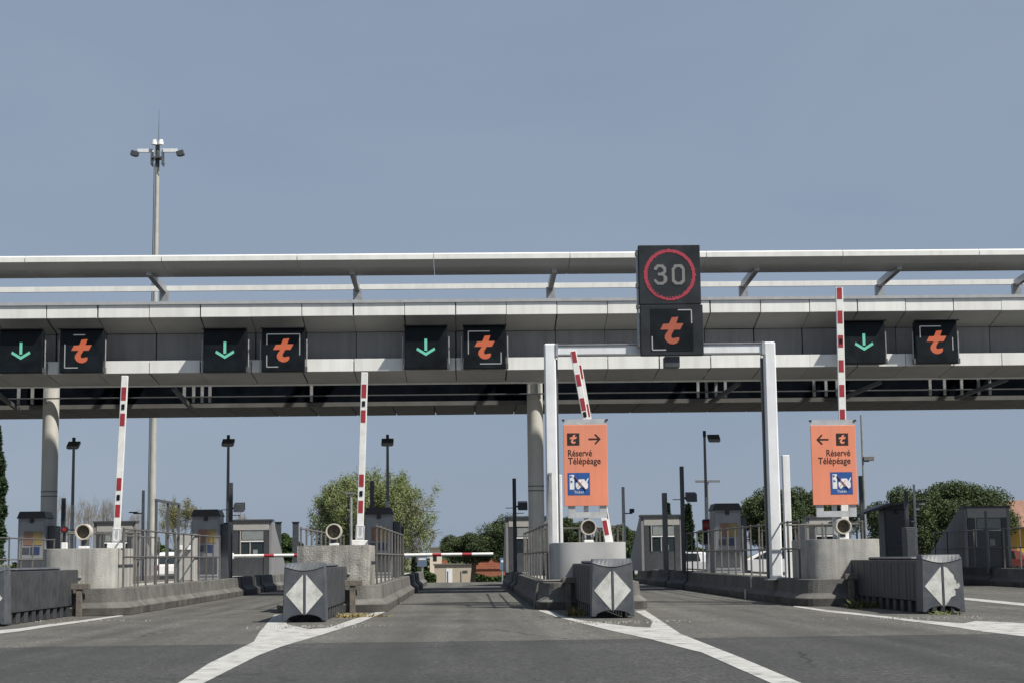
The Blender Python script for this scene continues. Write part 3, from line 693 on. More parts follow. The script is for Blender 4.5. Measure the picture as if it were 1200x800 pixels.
# ================================================================ CRASH CUSHIONS
def cushion(front_px, label, torn=False):
    p = ground(*front_px)
    t = thing('crash_cushion', label, 'crash cushion', (p.x, 30.6, 0), 0, 'dark grey crash cushions at the island heads')
    w2, H_ = .365, 1.07
    # nose: slightly bowed front with an arch cut out at the bottom
    n = 10; us = [k/n for k in range(n+1)]
    ax = [-w2+2*w2*u for u in us]; az = [H_-.075-.075*math.sin(math.pi*u) for u in us]
    o = [(-w2-.03, .03)]+list(zip(ax, az))+[(w2+.03, .03)]
    for k in range(9): a = k/8*math.pi; o.append(((w2-.05)*math.cos(a), .03+.11*math.sin(a)))
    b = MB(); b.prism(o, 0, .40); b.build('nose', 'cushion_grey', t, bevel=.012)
    # sloping brow above the diamond, with a curved lower edge
    m_ = n+1; vs = [(x, -.012, z) for x, z in zip(ax, az)]+[(x*.96, .085, H_) for x in ax]+[(x*.96, .41, H_) for x in ax]+[(x, .41, z) for x, z in zip(ax, az)]
    fs = [(r_*m_+k, r_*m_+k+1, ((r_+1) % 4)*m_+k+1, ((r_+1) % 4)*m_+k) for r_ in range(4) for k in range(n)]+[(0, m_, 2*m_, 3*m_), (m_-1, 4*m_-1, 3*m_-1, 2*m_-1)]
    MB().add(vs, fs).build('nose_brow', 'cushion_grey', t, bevel=.006)
    dz = .50
    for s in (-1, 1):
        tri = [(s*.025, dz+.355), (s*.335, dz), (s*.025, dz-.355)]
        if torn and s > 0: tri = [(.025,.855),(.09,.83),(.14,.76),(.20,.70),(.215,.62),(.24,.60),(.25,.53),(.29,.56),(.315,.50),(.28,.455),(.20,.45),(.225,.40),(.22,.33),(.14,.30),(.09,.22),(.025,.145)]
        b = MB(); b.prism(tri, -.006, -.0005); d = b.build('reflective_panel', 'reflector', t)
        if torn and s > 0: d['label'] = 'torn reflective half diamond with a ragged right edge'
    MB().box(-.012, .012, -.012, -.0005, dz-.37, dz+.375).build('centre_rib', 'cushion_grey', t)
    # body bays with ribs and feet
    bay = MB(); Lb = .56
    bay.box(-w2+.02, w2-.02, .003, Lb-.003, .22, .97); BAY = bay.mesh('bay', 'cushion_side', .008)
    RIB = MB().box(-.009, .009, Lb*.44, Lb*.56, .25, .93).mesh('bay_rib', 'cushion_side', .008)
    FT = MB().box(-.05, .05, .06, Lb*.55, .0, .218).mesh('bay_foot', 'cushion_side', .01)
    for k in range(10):
        o_ = link('bay', BAY, t, (0, .42+Lb*k, 0)); [(link('bay_rib', RIB, o_, (s*(w2-.02), 0, 0)), link('bay_foot', FT, o_, (s*(w2-.09), 0, 0))) for s in (-1, 1)]
    MB().box(-w2+.10, w2-.10, 1.2, 4.6, .972, 1.03).build('top_cover', 'cushion_grey', t, bevel=.03)
    for z in (.80, .45): MB().tube((w2+.01, 5.8, z), (w2+.05, 5.8, z), .03, n=8).build('bolt', 'steel_galv', t)
    # rusty anchor frame against the kerb
    a = MB(); a.box(-.62, .72, 5.16, 5.3, .56, .68); a.box(-.55, -.43, 5.18, 5.28, 0, .558); a.box(.45, .57, 5.18, 5.28, 0, .558); each(a, 'anchor_bar', 'rust', t, bevel=.006)
    return t
cushion((0.5, 731), 'dark crash cushion at the left edge, its diamond half cut off')
cushion((357.5, 728.5), 'crash cushion with a white diamond left of the centre lane')
cushion((717.5, 723.5), 'crash cushion with a white diamond below the right pointing orange sign')
cushion((1096.5, 717.5), 'rightmost crash cushion, its white diamond torn on the right', True)

# ================================================================ RAILINGS ON THE ISLANDS
post_m = MB().box(-.022, .022, -.012, .012, 0, 1.30).mesh('baluster', 'fence_steel', .004)
def railing(i, side, y0, y1, label, step=1.3, lean=0):
    x = IX[i]+side*(HW-.12)
    t = thing('railing', label, 'railing', (x, y0, KT), 0, 'metal railings along the toll islands'); L = y1-y0
    n = max(2, round(L/step))
    for k in range(n+1): link('baluster', post_m, t, (0, L*k/n, 0))
    for z in (1.26, .66): MB().tube((0, -.05, z), (0, L+.05, z), .021, n=6).build('rail', 'fence_steel', t)
    MB().box(-.03, .03, -.03, L+.03, .0, .012).build('base_rail', 'fence_steel', t)
railing(0, 1, 37.5, 53, 'dark railing in front of the leftmost ticket machine')
railing(1, 1, 36.8, 51, 'railing right of the pale left concrete block, in front of the white car')
railing(1, -1, 38.8, 51, 'railing behind the pale left concrete block on its far left side')
railing(2, 1, 36.9, 52, 'railing right of the stained concrete block beside the centre lane', 1.9)
railing(2, -1, 38.6, 52, 'railing left behind the stained concrete block and its tube lamp')
railing(3, -1, 36.9, 52, 'railing left of the clean concrete block beside the centre lane', 1.9)
railing(3, 1, 38.6, 52, 'railing right behind the clean concrete block')
railing(4, -1, 37.0, 56, 'railing running past the foot of the gantry right post')
railing(4, 1, 38.7, 52, 'railing behind the right concrete block on its right side')
railing(5, -1, 38, 62, 'long railing at the right edge beyond the right crash cushion', 1.6)
# cross railings behind the blocks
def cross(i, y, label):
    t = thing('cross_railing', label, 'railing', (IX[i], y, KT-.05), 0, 'short railings across the islands')
    for k in range(5): link('baluster', post_m, t, (-.8+.4*k, 0, 0))
    for z in (1.26, .66): MB().tube((-.85, 0, z), (.85, 0, z), .021, n=6).build('rail', 'fence_steel', t)
cross(1, 39.0, 'short cross railing behind the pale left concrete block')
cross(3, 39.9, 'short cross railing behind the clean concrete block')
cross(4, 38.8, 'short cross railing behind the right concrete block')
# tall gate frames rising from railings
def gate_frame(x, y0, y1, h, label, m='steel_dark'):
    t = thing('gate_frame', label, 'gate frame', (x, y0, KT), 0, 'tall frames on the railings')
    for k in range(3): MB().box(-.03, .03, (y1-y0)*k/2-.03, (y1-y0)*k/2+.03, 0, h-KT).build('upright', m, t)
    MB().box(-.035, .035, -.04, y1-y0+.04, h-KT+.003, h-KT+.06).build('top_bar', m, t)
xr = IX[1]+HW-.2
gate_frame(xr, 41, 44.2, 2.57, 'tall dark frame on the railing above the white car')
gate_frame(IX[0]+HW-.2, 37.7, 39.5, 2.3, 'tall dark frame at the left edge of the picture')
gate_frame(at(645, 600, 38.2).x, 38.0, 38.9, 2.95, 'narrow frame against the gantry left post', 'steel_galv')
# square posts on the gantry islands
for px, top, lb in ((655, 556, 'short pale square post right of the gantry left post'), (923, 533, 'tall pale square post right of the gantry right post')):
    Yp = 39.9; p = at(px, 620, Yp); h = at(px, top, Yp).z
    t = thing('square_post', lb, 'post', (p.x, Yp, KT-.05), 0, 'pale square posts')
    MB().box(-.085, .085, -.085, .085, 0, h-KT+.05).build('shaft', 'gantry_white', t, bevel=.012)
    MB().box(-.12, .12, -.12, .12, 0, .02).build('base_plate', 'steel_galv', t)
# pipe rail at kerb noses
def pipe_rail(i, s, label):
    t = thing('kerb_pipe', label, 'pipe', (IX[i]+s*(HW-.02), NOSE+.3, 0))
    MB().tube((s*.2, .5, 0), (s*.13, .5, .6), .028, n=8).build('leg', 'fence_steel', t)
    MB().tube((s*.13, .5, .6), (s*.05, -.35, .61), .028, n=8).tube((s*.05, -.35, .61), (-s*.75, -.42, .61), .028, n=8).build('pipe', 'fence_steel', t)
pipe_rail(3, -1, 'thin pipe rail round the kerb of the centre right island')
p = ground(905, 707.5)
t = thing('kerb_strap', 'pale flat strap down the kerb under the gantry right post', 'strap', (IX[4]-HW, 42.6, 0))
each(MB().box(-.19, -.165, -.09, .09, 0, .24).box(-.03, -.005, -.09, .09, .262, KT+.02), 'strap', 'steel_galv', t)

# ================================================================ TICKET MACHINES
def ticket_machine(i, px, label, awning=False, Y=53.5, h=2.74):
    x = at(px, 640, Y).x
    t = thing('ticket_machine', label, 'ticket machine', (x, Y, KT-.05), 0, 'tall grey ticket machines'); H_ = h-KT+.05; w2 = .44
    MB().prism([(-w2, 0), (-w2, H_-.22), (-w2+.05, H_-.16), (w2-.05, H_-.16), (w2, H_-.22), (w2, 0)], 0, .9).build('cabinet', 'kiosk_dark' if awning else 'kiosk_grey', t, bevel=.02)  # awning machine gets the darker grey to stand for the canopy's shade
    MB().prism([(-w2-.03, H_-.22), (-w2+.06, H_), (w2-.06, H_), (w2+.03, H_-.22)], -.10, .95).build('roof', 'kiosk_black', t, bevel=.015)
    MB().box(w2+.005, w2+.22, .25, 1.0, 0, H_-.45).build('side_box', 'kiosk_dark', t, bevel=.015)
    z = H_*.60
    fp = MB().box(-w2+.05, w2-.05, -.02, -.002, .12, H_-.30).build('front_panel', 'kiosk_dark' if awning else 'kiosk_grey', t, bevel=.006)
    if not awning:
        MB().box(-.24, .04, -.032, -.0215, z-.17, z+.26).build('orange_notice', 'panel_orange', t)
        MB().box(.045, .33, -.032, -.0215, z-.17, z+.26).build('yellow_notice', 'panel_yellow', t)
    MB().box(-.02, .26, -.036, -.0215, z-.46, z-.22).build('blue_screen', 'panel_blue', t, bevel=.005)
    MB().box(-.28, -.06, -.036, -.0215, z-.44, z-.24).build('slot', 'kiosk_dark', t)
    MB().box(-.06, .06, -.09, -.02, H_-.36, H_-.24).build('camera', 'kiosk_black', t, bevel=.01)
    MB().box(-w2+.07, w2-.07, -.034, -.0215, .2, .75).build('lower_door', 'kiosk_dark', t, bevel=.006)
    if awning:
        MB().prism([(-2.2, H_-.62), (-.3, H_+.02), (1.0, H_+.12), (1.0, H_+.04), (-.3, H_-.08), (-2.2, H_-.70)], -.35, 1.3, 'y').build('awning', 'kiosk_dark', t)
        MB().tube((-2.05, .1, 0), (-2.05, .1, H_-.62), .04, n=8).build('awning_post', 'steel_galv', t)
    return t
ticket_machine(0, 37, 'grey ticket machine beside the pale round column at far left')
ticket_machine(1, 241, 'grey ticket machine with coloured notices right of the light grey cabinet')
ticket_machine(2, 444, 'grey ticket machine in front of the green tree')
ticket_machine(4, 853, 'grey ticket machine left of the gantry right post')
ticket_machine(5, 1052, 'dark ticket machine under a sloping awning at right', True, 60, 2.86)
# dark electrical cabinet strip right of the centre-left machine
def cabinet(px, Y, w_, h, m, label, extra=True):
    t = thing('electrical_cabinet', label, 'cabinet', (at(px, 650, Y).x, Y, KT-.05))
    MB().box(-w_/2, w_/2, 0, .5, 0, h-KT+.05).build('body', m, t, bevel=.012)
    MB().box(-w_/2+.03, w_/2-.03, -.012, -.001, .08, h-KT-.02).build('door', m, t, bevel=.004)
    if extra:
        for s in (-.13, .12): MB().box(s-.06, s+.06, -.10, -.013, h-KT-.38, h-KT-.26).build('lamp', 'sign_white', t, bevel=.01)
cabinet(217, 46.5, .52, 1.86, 'booth_trim', 'light grey electrical cabinet behind the railing beside the white car')
cabinet(466, 55.5, .40, 2.15, 'kiosk_dark', 'dark narrow cabinet right of the centre left ticket machine', False)
cabinet(1068, 52.5, .30, 1.9, 'kiosk_dark', 'dark narrow cabinet right of the awning ticket machine', False)

# ================================================================ TOLL BOOTHS
def booth(px, Y, label, group='toll booths on the islands'):
    x = at(px, 640, Y).x
    t = thing('toll_booth', label, 'toll booth', (x, Y, KT-.05), 0, group); H_ = 2.64-KT+.05; w2 = .76
    # wedge shaped side walls running back
    for s in (-1, 1):
        b = MB(); b.prism([(0, 0), (0, H_), (.55, H_), (5.0, .35), (5.0, 0)], s*w2-.06, s*w2+.06, 'x'); b.build('side_wall', 'booth_grey', t, bevel=.01)
    MB().box(-w2-.08, w2+.08, -.08, .62, H_+.004, H_+.07).build('roof', 'kiosk_dark', t)
    MB().box(-w2+.065, w2-.065, -.02, .02, H_-.34, H_-.0).build('head_panel', 'booth_trim', t, bevel=.006)
    for s in (-1, 1): MB().box(s*(w2-.16)-.095, s*(w2-.16)+.095, -.01, .06, 0, H_-.345).build('jamb', 'kiosk_dark', t)
    wn = MB().box(-w2+.26, w2-.26, .03, .05, .75, H_-.35).build('window', 'glass_dark', t)
    MB().box(-w2+.40, w2-.27, .005, .028, H_-.72, H_-.37).build('blind', 'blind', wn)
    MB().box(-w2+.33, -w2+.37, -.006, .028, .76, H_-.36).build('window_bar', 'booth_trim', wn)
    MB().box(-.05, -.01, -.006, .028, .76, H_-.83).build('window_bar', 'booth_trim', wn)
    MB().box(.08, .26, .006, .028, .80, 1.02).build('till_screen', 'blind', wn)
    MB().box(-w2+.35, w2-.27, -.004, .004, H_-.80, H_-.75).build('shelf_edge', 'sign_white', wn)
    MB().box(-w2+.26, w2-.26, .02, .05, 0, .745).build('apron_panel', 'kiosk_dark', t)
    MB().box(-.25, .25, 2.0, 2.05, .1, 1.2).build('inner_panel', 'booth_grey', t)
    return t
booth(134, 66, 'toll booth left of the tall mast behind the raised arm')
booth(294, 66, 'toll booth right of the machine with coloured notices')
booth(617, 66, 'toll booth half hidden by the centre column')
booth(776, 66, 'toll booth between the two dark poles right of the clean block')
booth(1158, 59, 'toll booth near the right edge in front of the round pine')
booth(968, 72, 'dark toll booth behind the left pointing orange sign')

# ================================================================ POLES, LAMPS, CAMERAS, SIGNALS
def flood_post(px, py, label, Y=58.5, side=0):
    p = at(px, 640, Y); h = at(px, py, Y).z-.52
    t = thing('floodlight_post', label, 'lamp post', (p.x, Y, .52), 0, 'slender floodlight posts on the islands')
    MB().tube((0,0,0), (0,0,h*.55), .075, .06, n=10).build('lower_pole', 'steel_galv', t, smooth=True)
    MB().tube((0,0,h*.55), (0,0,h), .055, .045, n=10).build('upper_pole', 'lamp_grey', t, smooth=True)
    hd = MB(); o = side*.32
    hd.prism([(-.20,-.16), (-.22,-.06), (.10,.13), (.16,.04)], -.21+o, .21+o, 'x'); hb = hd.build('lamp_head', 'lamp_grey', t, (0,0,h-.05), bevel=.01)
    MB().prism([(-.185,-.163), (-.18,-.172), (.15,.020), (.145,.028)], -.17+o, .17+o, 'x').build('lamp_glass', 'lamp_glass', hb)
    MB().box(-.05, .05, -.05, .05, h-.02, h+.2).build('photocell', 'kiosk_black', t)
flood_post(84, 519, 'floodlight post left of the leftmost raised arm')
flood_post(266.5, 516, 'floodlight post beside the left booth')
flood_post(454.5, 515.5, 'floodlight post in front of the green tree')
flood_post(829, 511, 'floodlight post left of the gantry right post', 58.5, 1)
def dark_pole(px, top, Y, label, cam_py=None, w_=.13, m='kiosk_dark', arms=True):
    p = at(px, 640, Y); h = at(px, top, Y).z-.52
    t = thing('camera_pole', label, 'pole', (p.x, Y, .52), 0, 'dark equipment poles on the islands')
    MB().box(-w_/2, w_/2, -w_/2, w_/2, 0, h).build('shaft', m, t, bevel=.01)
    if cam_py:
        z = at(px, cam_py, Y).z-.52
        c = MB(); c.prism([(-.22,-.14),(-.20,.12),(.18,.20),(.22,-.05)], .12, .46, 'x'); c.build('floodlight', 'kiosk_dark', t, (0,0,z), bevel=.01)
        MB().box(.0, .14, -.04, .04, z-.03, z+.03).build('bracket', 'kiosk_black', t)
        if arms: each(MB().box(-.32, -.066, -.02, .02, z-.06, z-.035).box(.066, .32, -.02, .02, z-.25, z-.225), 'cross_arm', 'kiosk_black', t)
dark_pole(270, 565, 57, 'short dark pole with a camera right of the left floodlight post', 595)
dark_pole(436, 563, 55, 'dark square pole behind the centre left ticket machine')
dark_pole(603.5, 560, 60, 'dark pole with floodlight left of the centre column', 593)
dark_pole(780, 577, 55, 'grey square pole in front of the centre right booth', None, .16, 'steel_dark')
dark_pole(801, 546, 55, 'tall dark pole with a floodlight, left of the small cypress', 583)
dark_pole(1011.5, 557, 57, 'short dark pole right of the left pointing orange sign')
dark_pole(1064, 575, 57, 'dark pole right of the awning ticket machine')
dark_pole(73.5, 583, 57, 'short dark pole right of the leftmost column')
def thin_pole(px, top, Y, label, items=(), r=.05, m='steel_galv'):
    p = at(px, 640, Y); h = at(px, top, Y).z-.4
    t = thing('thin_pole', label, 'pole', (p.x, Y, .4), 0, 'thin pale poles')
    MB().tube((0,0,0), (0,0,h), r, r*.8, n=8).build('shaft', m, t, smooth=True)
    for dx, py, w_, hh, mm in items:
        z = at(px, py, Y).z-.4; MB().box(min(dx, 0), max(dx, 0)+.02, -.03, .03, z-.02, z+.02).build('arm', 'steel_dark', t)
        MB().box(dx-w_/2, dx+w_/2, -.12, .12, z+.022, z+.022+hh).build('fitting', mm, t, bevel=.01)
thin_pole(731.5, 570, 60, 'thin grey pole with a small camera right of the clean block', [(.30, 601, .16, .14, 'kiosk_black')], .07)
thin_pole(1015, 486, 64, 'tall thin pole with a small floodlight right of the left pointing sign', [(.22, 540, .40, .16, 'lamp_grey')], .05)
thin_pole(1074, 567, 56, 'thin pale pole with small fittings in front of the round pines', [(.25, 592, .14, .05, 'sign_white'), (.06, 598, .14, .06, 'sign_white'), (-.05, 612, .12, .05, 'steel_galv')], .05)
thin_pole(167, 574, 62, 'thin grey pole just left of the tall mast', [(-.35, 601, .3, .04, 'kiosk_black')], .07)
thin_pole(411.5, 578, 80, 'thin far lamp post in front of the green tree, left of the arm', [(-.05, 579, .5, .07, 'lamp_grey')], .07)
thin_pole(831.5, 564, 110, 'thin far lamp post just right of the floodlight post', [(0, 565, 1.6, .15, 'lamp_grey')], .07)
thin_pole(1157, 598, 55, 'dark thin pole in front of the far right booth', [], .06, 'steel_dark')
def signal(px, py, Y, label):
    p = at(px, 660, Y); z = at(px, py, Y).z-KT+.05
    t = thing('lane_signal', label, 'signal', (p.x, Y, KT-.05), 0, 'small red lane signals')
    MB().tube((.06, .1, 0), (.06, .1, z-.35), .035, n=8).build('post', 'paint_white', t)
    MB().box(-.15, .15, 0, .16, z-.62, z+.2).build('housing', 'kiosk_black', t, bevel=.03)
    l = MB().tube((0, -.03, z), (0, -.002, z), .15, n=18).build('red_lens', 'tail_red', t)
    MB().tube((0, -.036, z), (0, -.031, z), .085, n=14).build('lens_core', 'panel_orange', l)
    MB().tube((0, -.02, z-.36), (0, -.002, z-.36), .12, n=18).build('dark_lens', 'glass_dark', t)
signal(262, 619, 55, 'small red signal between the coloured ticket machine and its floodlight post')
signal(830, 615, 55, 'small red signal left of the machine near the gantry right post')
def round_beacon(px, py, Y, label):
    p = at(px, py, Y); t = thing('lane_signal', label, 'signal', (p.x, Y, BT), 0, 'small red lane signals'); z = p.z-BT
    MB().box(-.06, .06, -.06, .06, 0, .14).build('foot', 'paint_white', t, bevel=.01)
    MB().box(-.02, .02, -.02, .02, .14, z).build('post', 'kiosk_black', t)
    MB().tube((0, -.06, z), (0, .06, z), .075, n=16).build('housing', 'kiosk_black', t)
    MB().tube((0, -.075, z), (0, -.061, z), .04, n=14).build('red_lens', 'tail_red', t)
    MB().box(-.22, .22, -.01, .01, z-.02, z+.005).build('cross_arm', 'kiosk_black', t)
round_beacon(76, 620, NOSE+1.1, 'tiny red beacon on the left part of the pale left block')
# lowered arms further back
def low_arm(px0, px1, py, Y, reds, label):
    a, b_ = at(px0, py, Y), at(px1, py, Y); L = b_.x-a.x
    t = thing('lowered_arm', label, 'barrier arm', (a.x, Y, a.z), 0, 'lowered white barrier arms')
    edges = [0]+[v for r_ in reds for v in r_]+[1]
    for k in range(len(edges)-1):
        red = any(abs(edges[k]-r_[0]) < 1e-6 for r_ in reds)
        MB().tube((edges[k]*L, 0, 0), (edges[k+1]*L, 0, 0), .065, n=10).build('red_section' if red else 'white_section', 'paint_red' if red else 'paint_white', t, smooth=True)
    MB().box(-.35, .0, -.1, .1, -.12, .12).build('hinge_head', 'paint_white', t, bevel=.03)
    MB().box(-.55, -.2, .11, .5, -a.z+.5, .1).build('hinge_post', 'kiosk_dark', t, bevel=.01)
low_arm(469, 578, 650, 64, [(.345, .44), (.665, .77)], 'lowered white barrier arm with red bands across the centre lane')
low_arm(274, 372, 651, 64, [(.36, .48), (.72, .82)], 'lowered white barrier arm with red bands left of the stained block')

# ================================================================ HIGH MAST
Ym = 85; p = at(178.3, 600, Ym); hm = at(184, 165.5, Ym).z
t = thing('light_mast', 'very tall pale light mast with two floodlight arms, rising above the canopy', 'light mast', (p.x, Ym, -.2))
MB().tube((0,0,0), (0,0,hm-1.2), .20, .105, n=16).build('shaft', 'mast', t, smooth=True)
MB().tube((0,0,hm-1.2), (0,0,hm), .11, .11, n=12).build('head', 'steel_dark', t)
MB().tube((-.22,.0,1), (-.16,0,hm-1), .02, n=5).build('lightning_cable', 'steel_dark', t)
MB().box(-1.02, -.18, -.07, .07, hm-.40, hm-.22).build('arm', 'gantry_white', t); MB().box(.18, 1.02, -.07, .07, hm-.40, hm-.22).build('arm', 'gantry_white', t)
cg = MB(); cg.box(-.28, .28, -.28, .28, hm-.75, hm-.68); cg.box(-.30,-.26,-.3,.3,hm-1.1,hm-.3); cg.box(.26,.30,-.3,.3,hm-1.1,hm-.3); cg.bar((-.25,-.3,hm-1.1),(.1,-.3,hm-.5),.06); cg.bar((.28,-.3,hm-1.05),(.45,-.3,hm-1.1),.05); each(cg, 'winch_cage_bar', 'steel_dark', t)
for s, sx in ((-1, -1.16), (1, 1.16)):
    f = MB(); f.prism([(-.2,.0),(.16,.10),(.24,-.16),(.02,-.24),(-.16,-.22)], -.14, .14); f = f.build('floodlight', 'kiosk_dark', t, (sx, 0, hm-.38), bevel=.02); f.rotation_euler.z = 0 if s > 0 else math.pi
dm = MB()
for x in (-.16, .18): dm.tube((x, -.1, hm-.02), (x, -.1, hm+.24), .15, .11, n=12)
each(dm, 'dome_lamp', 'sign_white', t)
MB().tube((.05,0,hm), (.05,0,hm+1.9), .022, .006, n=6).build('lightning_rod', 'steel_dark', t)

# ================================================================ VEHICLES
def car(loc, rz, label, m='car_white', van=False):
    t = thing('white_car' if m == 'car_white' and not van else ('white_van' if van else 'red_car'), label, 'van' if van else 'car', loc, rz)
    # side profile along y (rear at y=0), local x is width
    if van: prof = [(0,.35),(0,1.95),(.15,2.15),(3.6,2.15),(4.3,1.35),(5.1,1.15),(5.2,.75),(5.2,.35)]; w2 = .95; wh = (.95, 4.25)
    else: prof = [(0,.42),(-.04,.62),(.02,.98),(.42,1.42),(.75,1.50),(1.9,1.52),(2.9,1.02),(3.9,.90),(4.15,.66),(4.15,.34),(.1,.30)]; w2 = .86; wh = (.75, 3.3)
    b = MB(); n = len(prof); vs = []
    for s in (-1, 1):
        for y, z in prof: vs.append((s*(w2-(.14 if z > 1.1 else 0)), y, z))
    fs = [(i, (i+1) % n, n+(i+1) % n, n+i) for i in range(n)]
    tr = tessellate_polygon([[Vector((y, z, 0)) for y, z in prof]])
    fs += [tuple(q) for q in tr]+[tuple(n+i for i in reversed(q)) for q in tr]
    b.add(vs, fs); b.build('body', m, t, bevel=.05)
    for y in wh:
        for s in (-1, 1):
            wl = MB().tube((s*(w2-.2), y, .31), (s*(w2+.02), y, .31), .31, n=18).build('wheel', 'tyre', t)
            MB().tube((s*(w2+.021), y, .31), (s*(w2+.03), y, .31), .18, n=14).build('rim', 'steel_galv', wl)
    if van:
        MB().box(-.6, .6, -.02, -.004, 1.25, 1.8).build('rear_window', 'glass_dark', t); MB().box(-w2-.004, -w2+.05, 3.4, 4.0, 1.25, 1.75).build('side_window', 'glass_dark', t)
    else:
        b = MB(); b.prism([(.07,1.03),(.415,1.385),(.405,1.40),(.04,1.03)], -.62, .62, 'x'); b.build('rear_window', 'glass_dark', t)
        for s in (-1, 1):
            b = MB(); b.prism([(.65,1.02),(.75,1.40),(1.85,1.42),(2.6,1.02)], s*(w2-.06)-.004, s*(w2+.012)-.0, 'x'); b.build('side_window', 'glass_dark', t)
    for s in (-1, 1): MB().box(s*(w2-.16)-.10, s*(w2-.16)+.10, -.06, .02, .78, .98).build('tail_light', 'tail_red', t, bevel=.02)
    MB().box(-.26, .26, -.065, -.045, .62, .74).build('number_plate', 'sign_white', t)
    MB().box(-w2+.05, w2-.05, -.10, .1, .36, .56).build('bumper', 'kiosk_dark', t, bevel=.03)
    return t
q = at(203, 660, 70); car((q.x, 70, 0), 0, 'small white car seen from behind through the left railing')
q = at(945, 660, 84); car((q.x, 84, zt(84)), R(80), 'white car parked sideways behind the railing, left of the gantry right post')
q = at(838, 660, 88); car((q.x, 88, zt(88)), R(75), 'small white car parked sideways behind the red signal')
q = at(1206, 660, 92); car((q.x, 92, zt(92)), R(70), 'dark red car at the right edge below the yellow house', 'wall_red')

# ================================================================ FAR BUILDINGS AND SIGNS
def zb_(Y): return zt(Y)-.02
Y = 185; a, c = at(509, 683, Y), at(554.5, 683, Y); z0 = zb_(Y); hz = at(530, 661.5, Y).z-z0
t = thing('utility_hut', 'small tan utility hut with a white door beyond the centre lane', 'hut', ((a.x+c.x)/2, Y, z0)); w2 = (c.x-a.x)/2
MB().box(-w2, w2, 0, 3.5, 0, hz).build('wall', 'wall_tan', t)
MB().box(-w2-.12, w2+.12, -.15, 3.6, hz+.003, hz+.16).build('roof', 'rust', t)
x = at(526.5, 675, Y).x-(a.x+c.x)/2; MB().box(x-.33, x+.33, -.05, -.003, .03, hz*.83).build('door', 'door_white', t)
x = at(545, 668, Y).x-(a.x+c.x)/2; MB().box(x-.27, x+.27, -.04, -.003, hz*.62, hz*.73).build('vent', 'kiosk_dark', t)
for px in (524.5, 540):
    q = at(px, 670, Y-6); zz_ = zb_(Y-6)
    tag(MB().tube((0,0,0), (0,0,q.z-zz_+.1), .07, n=8).build('bollard_post', 'steel_dark', None, (q.x, Y-6, zz_)), 'thin dark post standing in front of the tan hut, %s of two' % ('left' if px < 530 else 'right'), 'post', 'posts by the hut')
# tower house and brick-red house
Y = 230; z0 = zb_(Y); q = at(511, 650, Y); zt_ = at(511, 641.5, Y).z-z0
t = thing('tower_house', 'narrow cream house with a flat roof above the tan hut', 'house', (q.x, Y, z0))
MB().box(-.85, .75, 0, 3, 0, zt_).build('wall', 'wall_cream', t); MB().box(-1.1, 1.2, -.3, 3.3, zt_+.003, zt_+.22).build('roof', 'kiosk_grey', t)
MB().box(.76, 1.5, .3, 3, 0, zt_*.62).build('brick_wing', 'brick', t); MB().box(-.4, .1, -.04, -.003, zt_*.6, zt_*.78).build('window', 'glass_dark', t)
Y = 215; z0 = zb_(Y); a, c = at(555, 660, Y), at(592, 660, Y); h_ = at(575, 652, Y).z-z0
t = thing('brick_house', 'low house with orange red stepped tile roof behind the lowered arm', 'house', ((a.x+c.x)/2, Y, z0)); w2 = (c.x-a.x)/2
MB().box(-w2, w2, .5, 6, 0, h_*.55).build('wall', 'brick', t)
for k in range(6):
    zz0 = h_*(.50+.085*k); MB().box(-w2*.95+.25*k, w2, .35+.5*k, 6, zz0+.004, zz0+h_*.085).build('roof_course', 'brick', t, bevel=.03)
Y = 120; z0 = zb_(Y); a = at(1181, 620, Y)
t = thing('yellow_house', 'yellow walled house with terracotta roof at the right edge', 'house', (a.x+6, Y, z0)); h_ = at(1190, 617, Y).z-z0; rt = at(1195, 600, Y).z-z0
MB().box(-5.4, 6, 0, 8, 0, h_).build('wall', 'wall_yellow', t)
MB().prism([(-.7, h_), (4, rt+1.0), (8.7, h_)], -6.1, 6.6, 'x').build('roof', 'roof_tile', t)
for k in range(5): MB().box(-4.8+2.1*k, -3.9+2.1*k, -.05, -.003, h_*.35, h_*.75).build('window', 'glass_dark', t)
def blue_sign(px, py, Y, w_, h_, label):
    q = at(px, py, Y); z0 = zb_(Y)
    t = thing('blue_sign', label, 'road sign', (q.x, Y, z0)); z = q.z-z0
    MB().tube((0,.05,0), (0,.05,z+h_/2), .05, n=8).build('post', 'steel_galv', t)
    MB().box(-w_/2, w_/2, -.02, .0, z-h_/2, z+h_/2).build('plate', 'sign_faded', t); MB().box(-w_/2+.08, w_/2-.08, -.026, -.021, z+h_*.12, z+h_*.3).build('white_band', 'sign_white', t)
blue_sign(494.5, 657, 120, .7, .75, 'small blue and white road sign left of the cream tower house')
blue_sign(588.5, 660, 110, .3, .8, 'small blue and white road sign beside the dark kerb of the centre lane')
blue_sign(199, 648.5, 80, .5, .25, 'small blue plate just above the white car roof')
for px in (326, 346.5):
    q = at(px, 622, 95); zt__ = at(px, 612, 95).z
    t = thing('dark_stack', 'dark square stack above the hedge, %s of the pair' % ('left' if px < 330 else 'right'), 'stack', (q.x, 95, zb_(95)), 0, 'dark stacks above the hedge')
    MB().box(-.16, .16, -.16, .16, 0, zt__-zb_(95)).build('stack', 'kiosk_dark', t); MB().box(-.2, .2, -.2, .2, zt__-zb_(95)+.002, zt__-zb_(95)+.06).build('cap', 'kiosk_black', t)

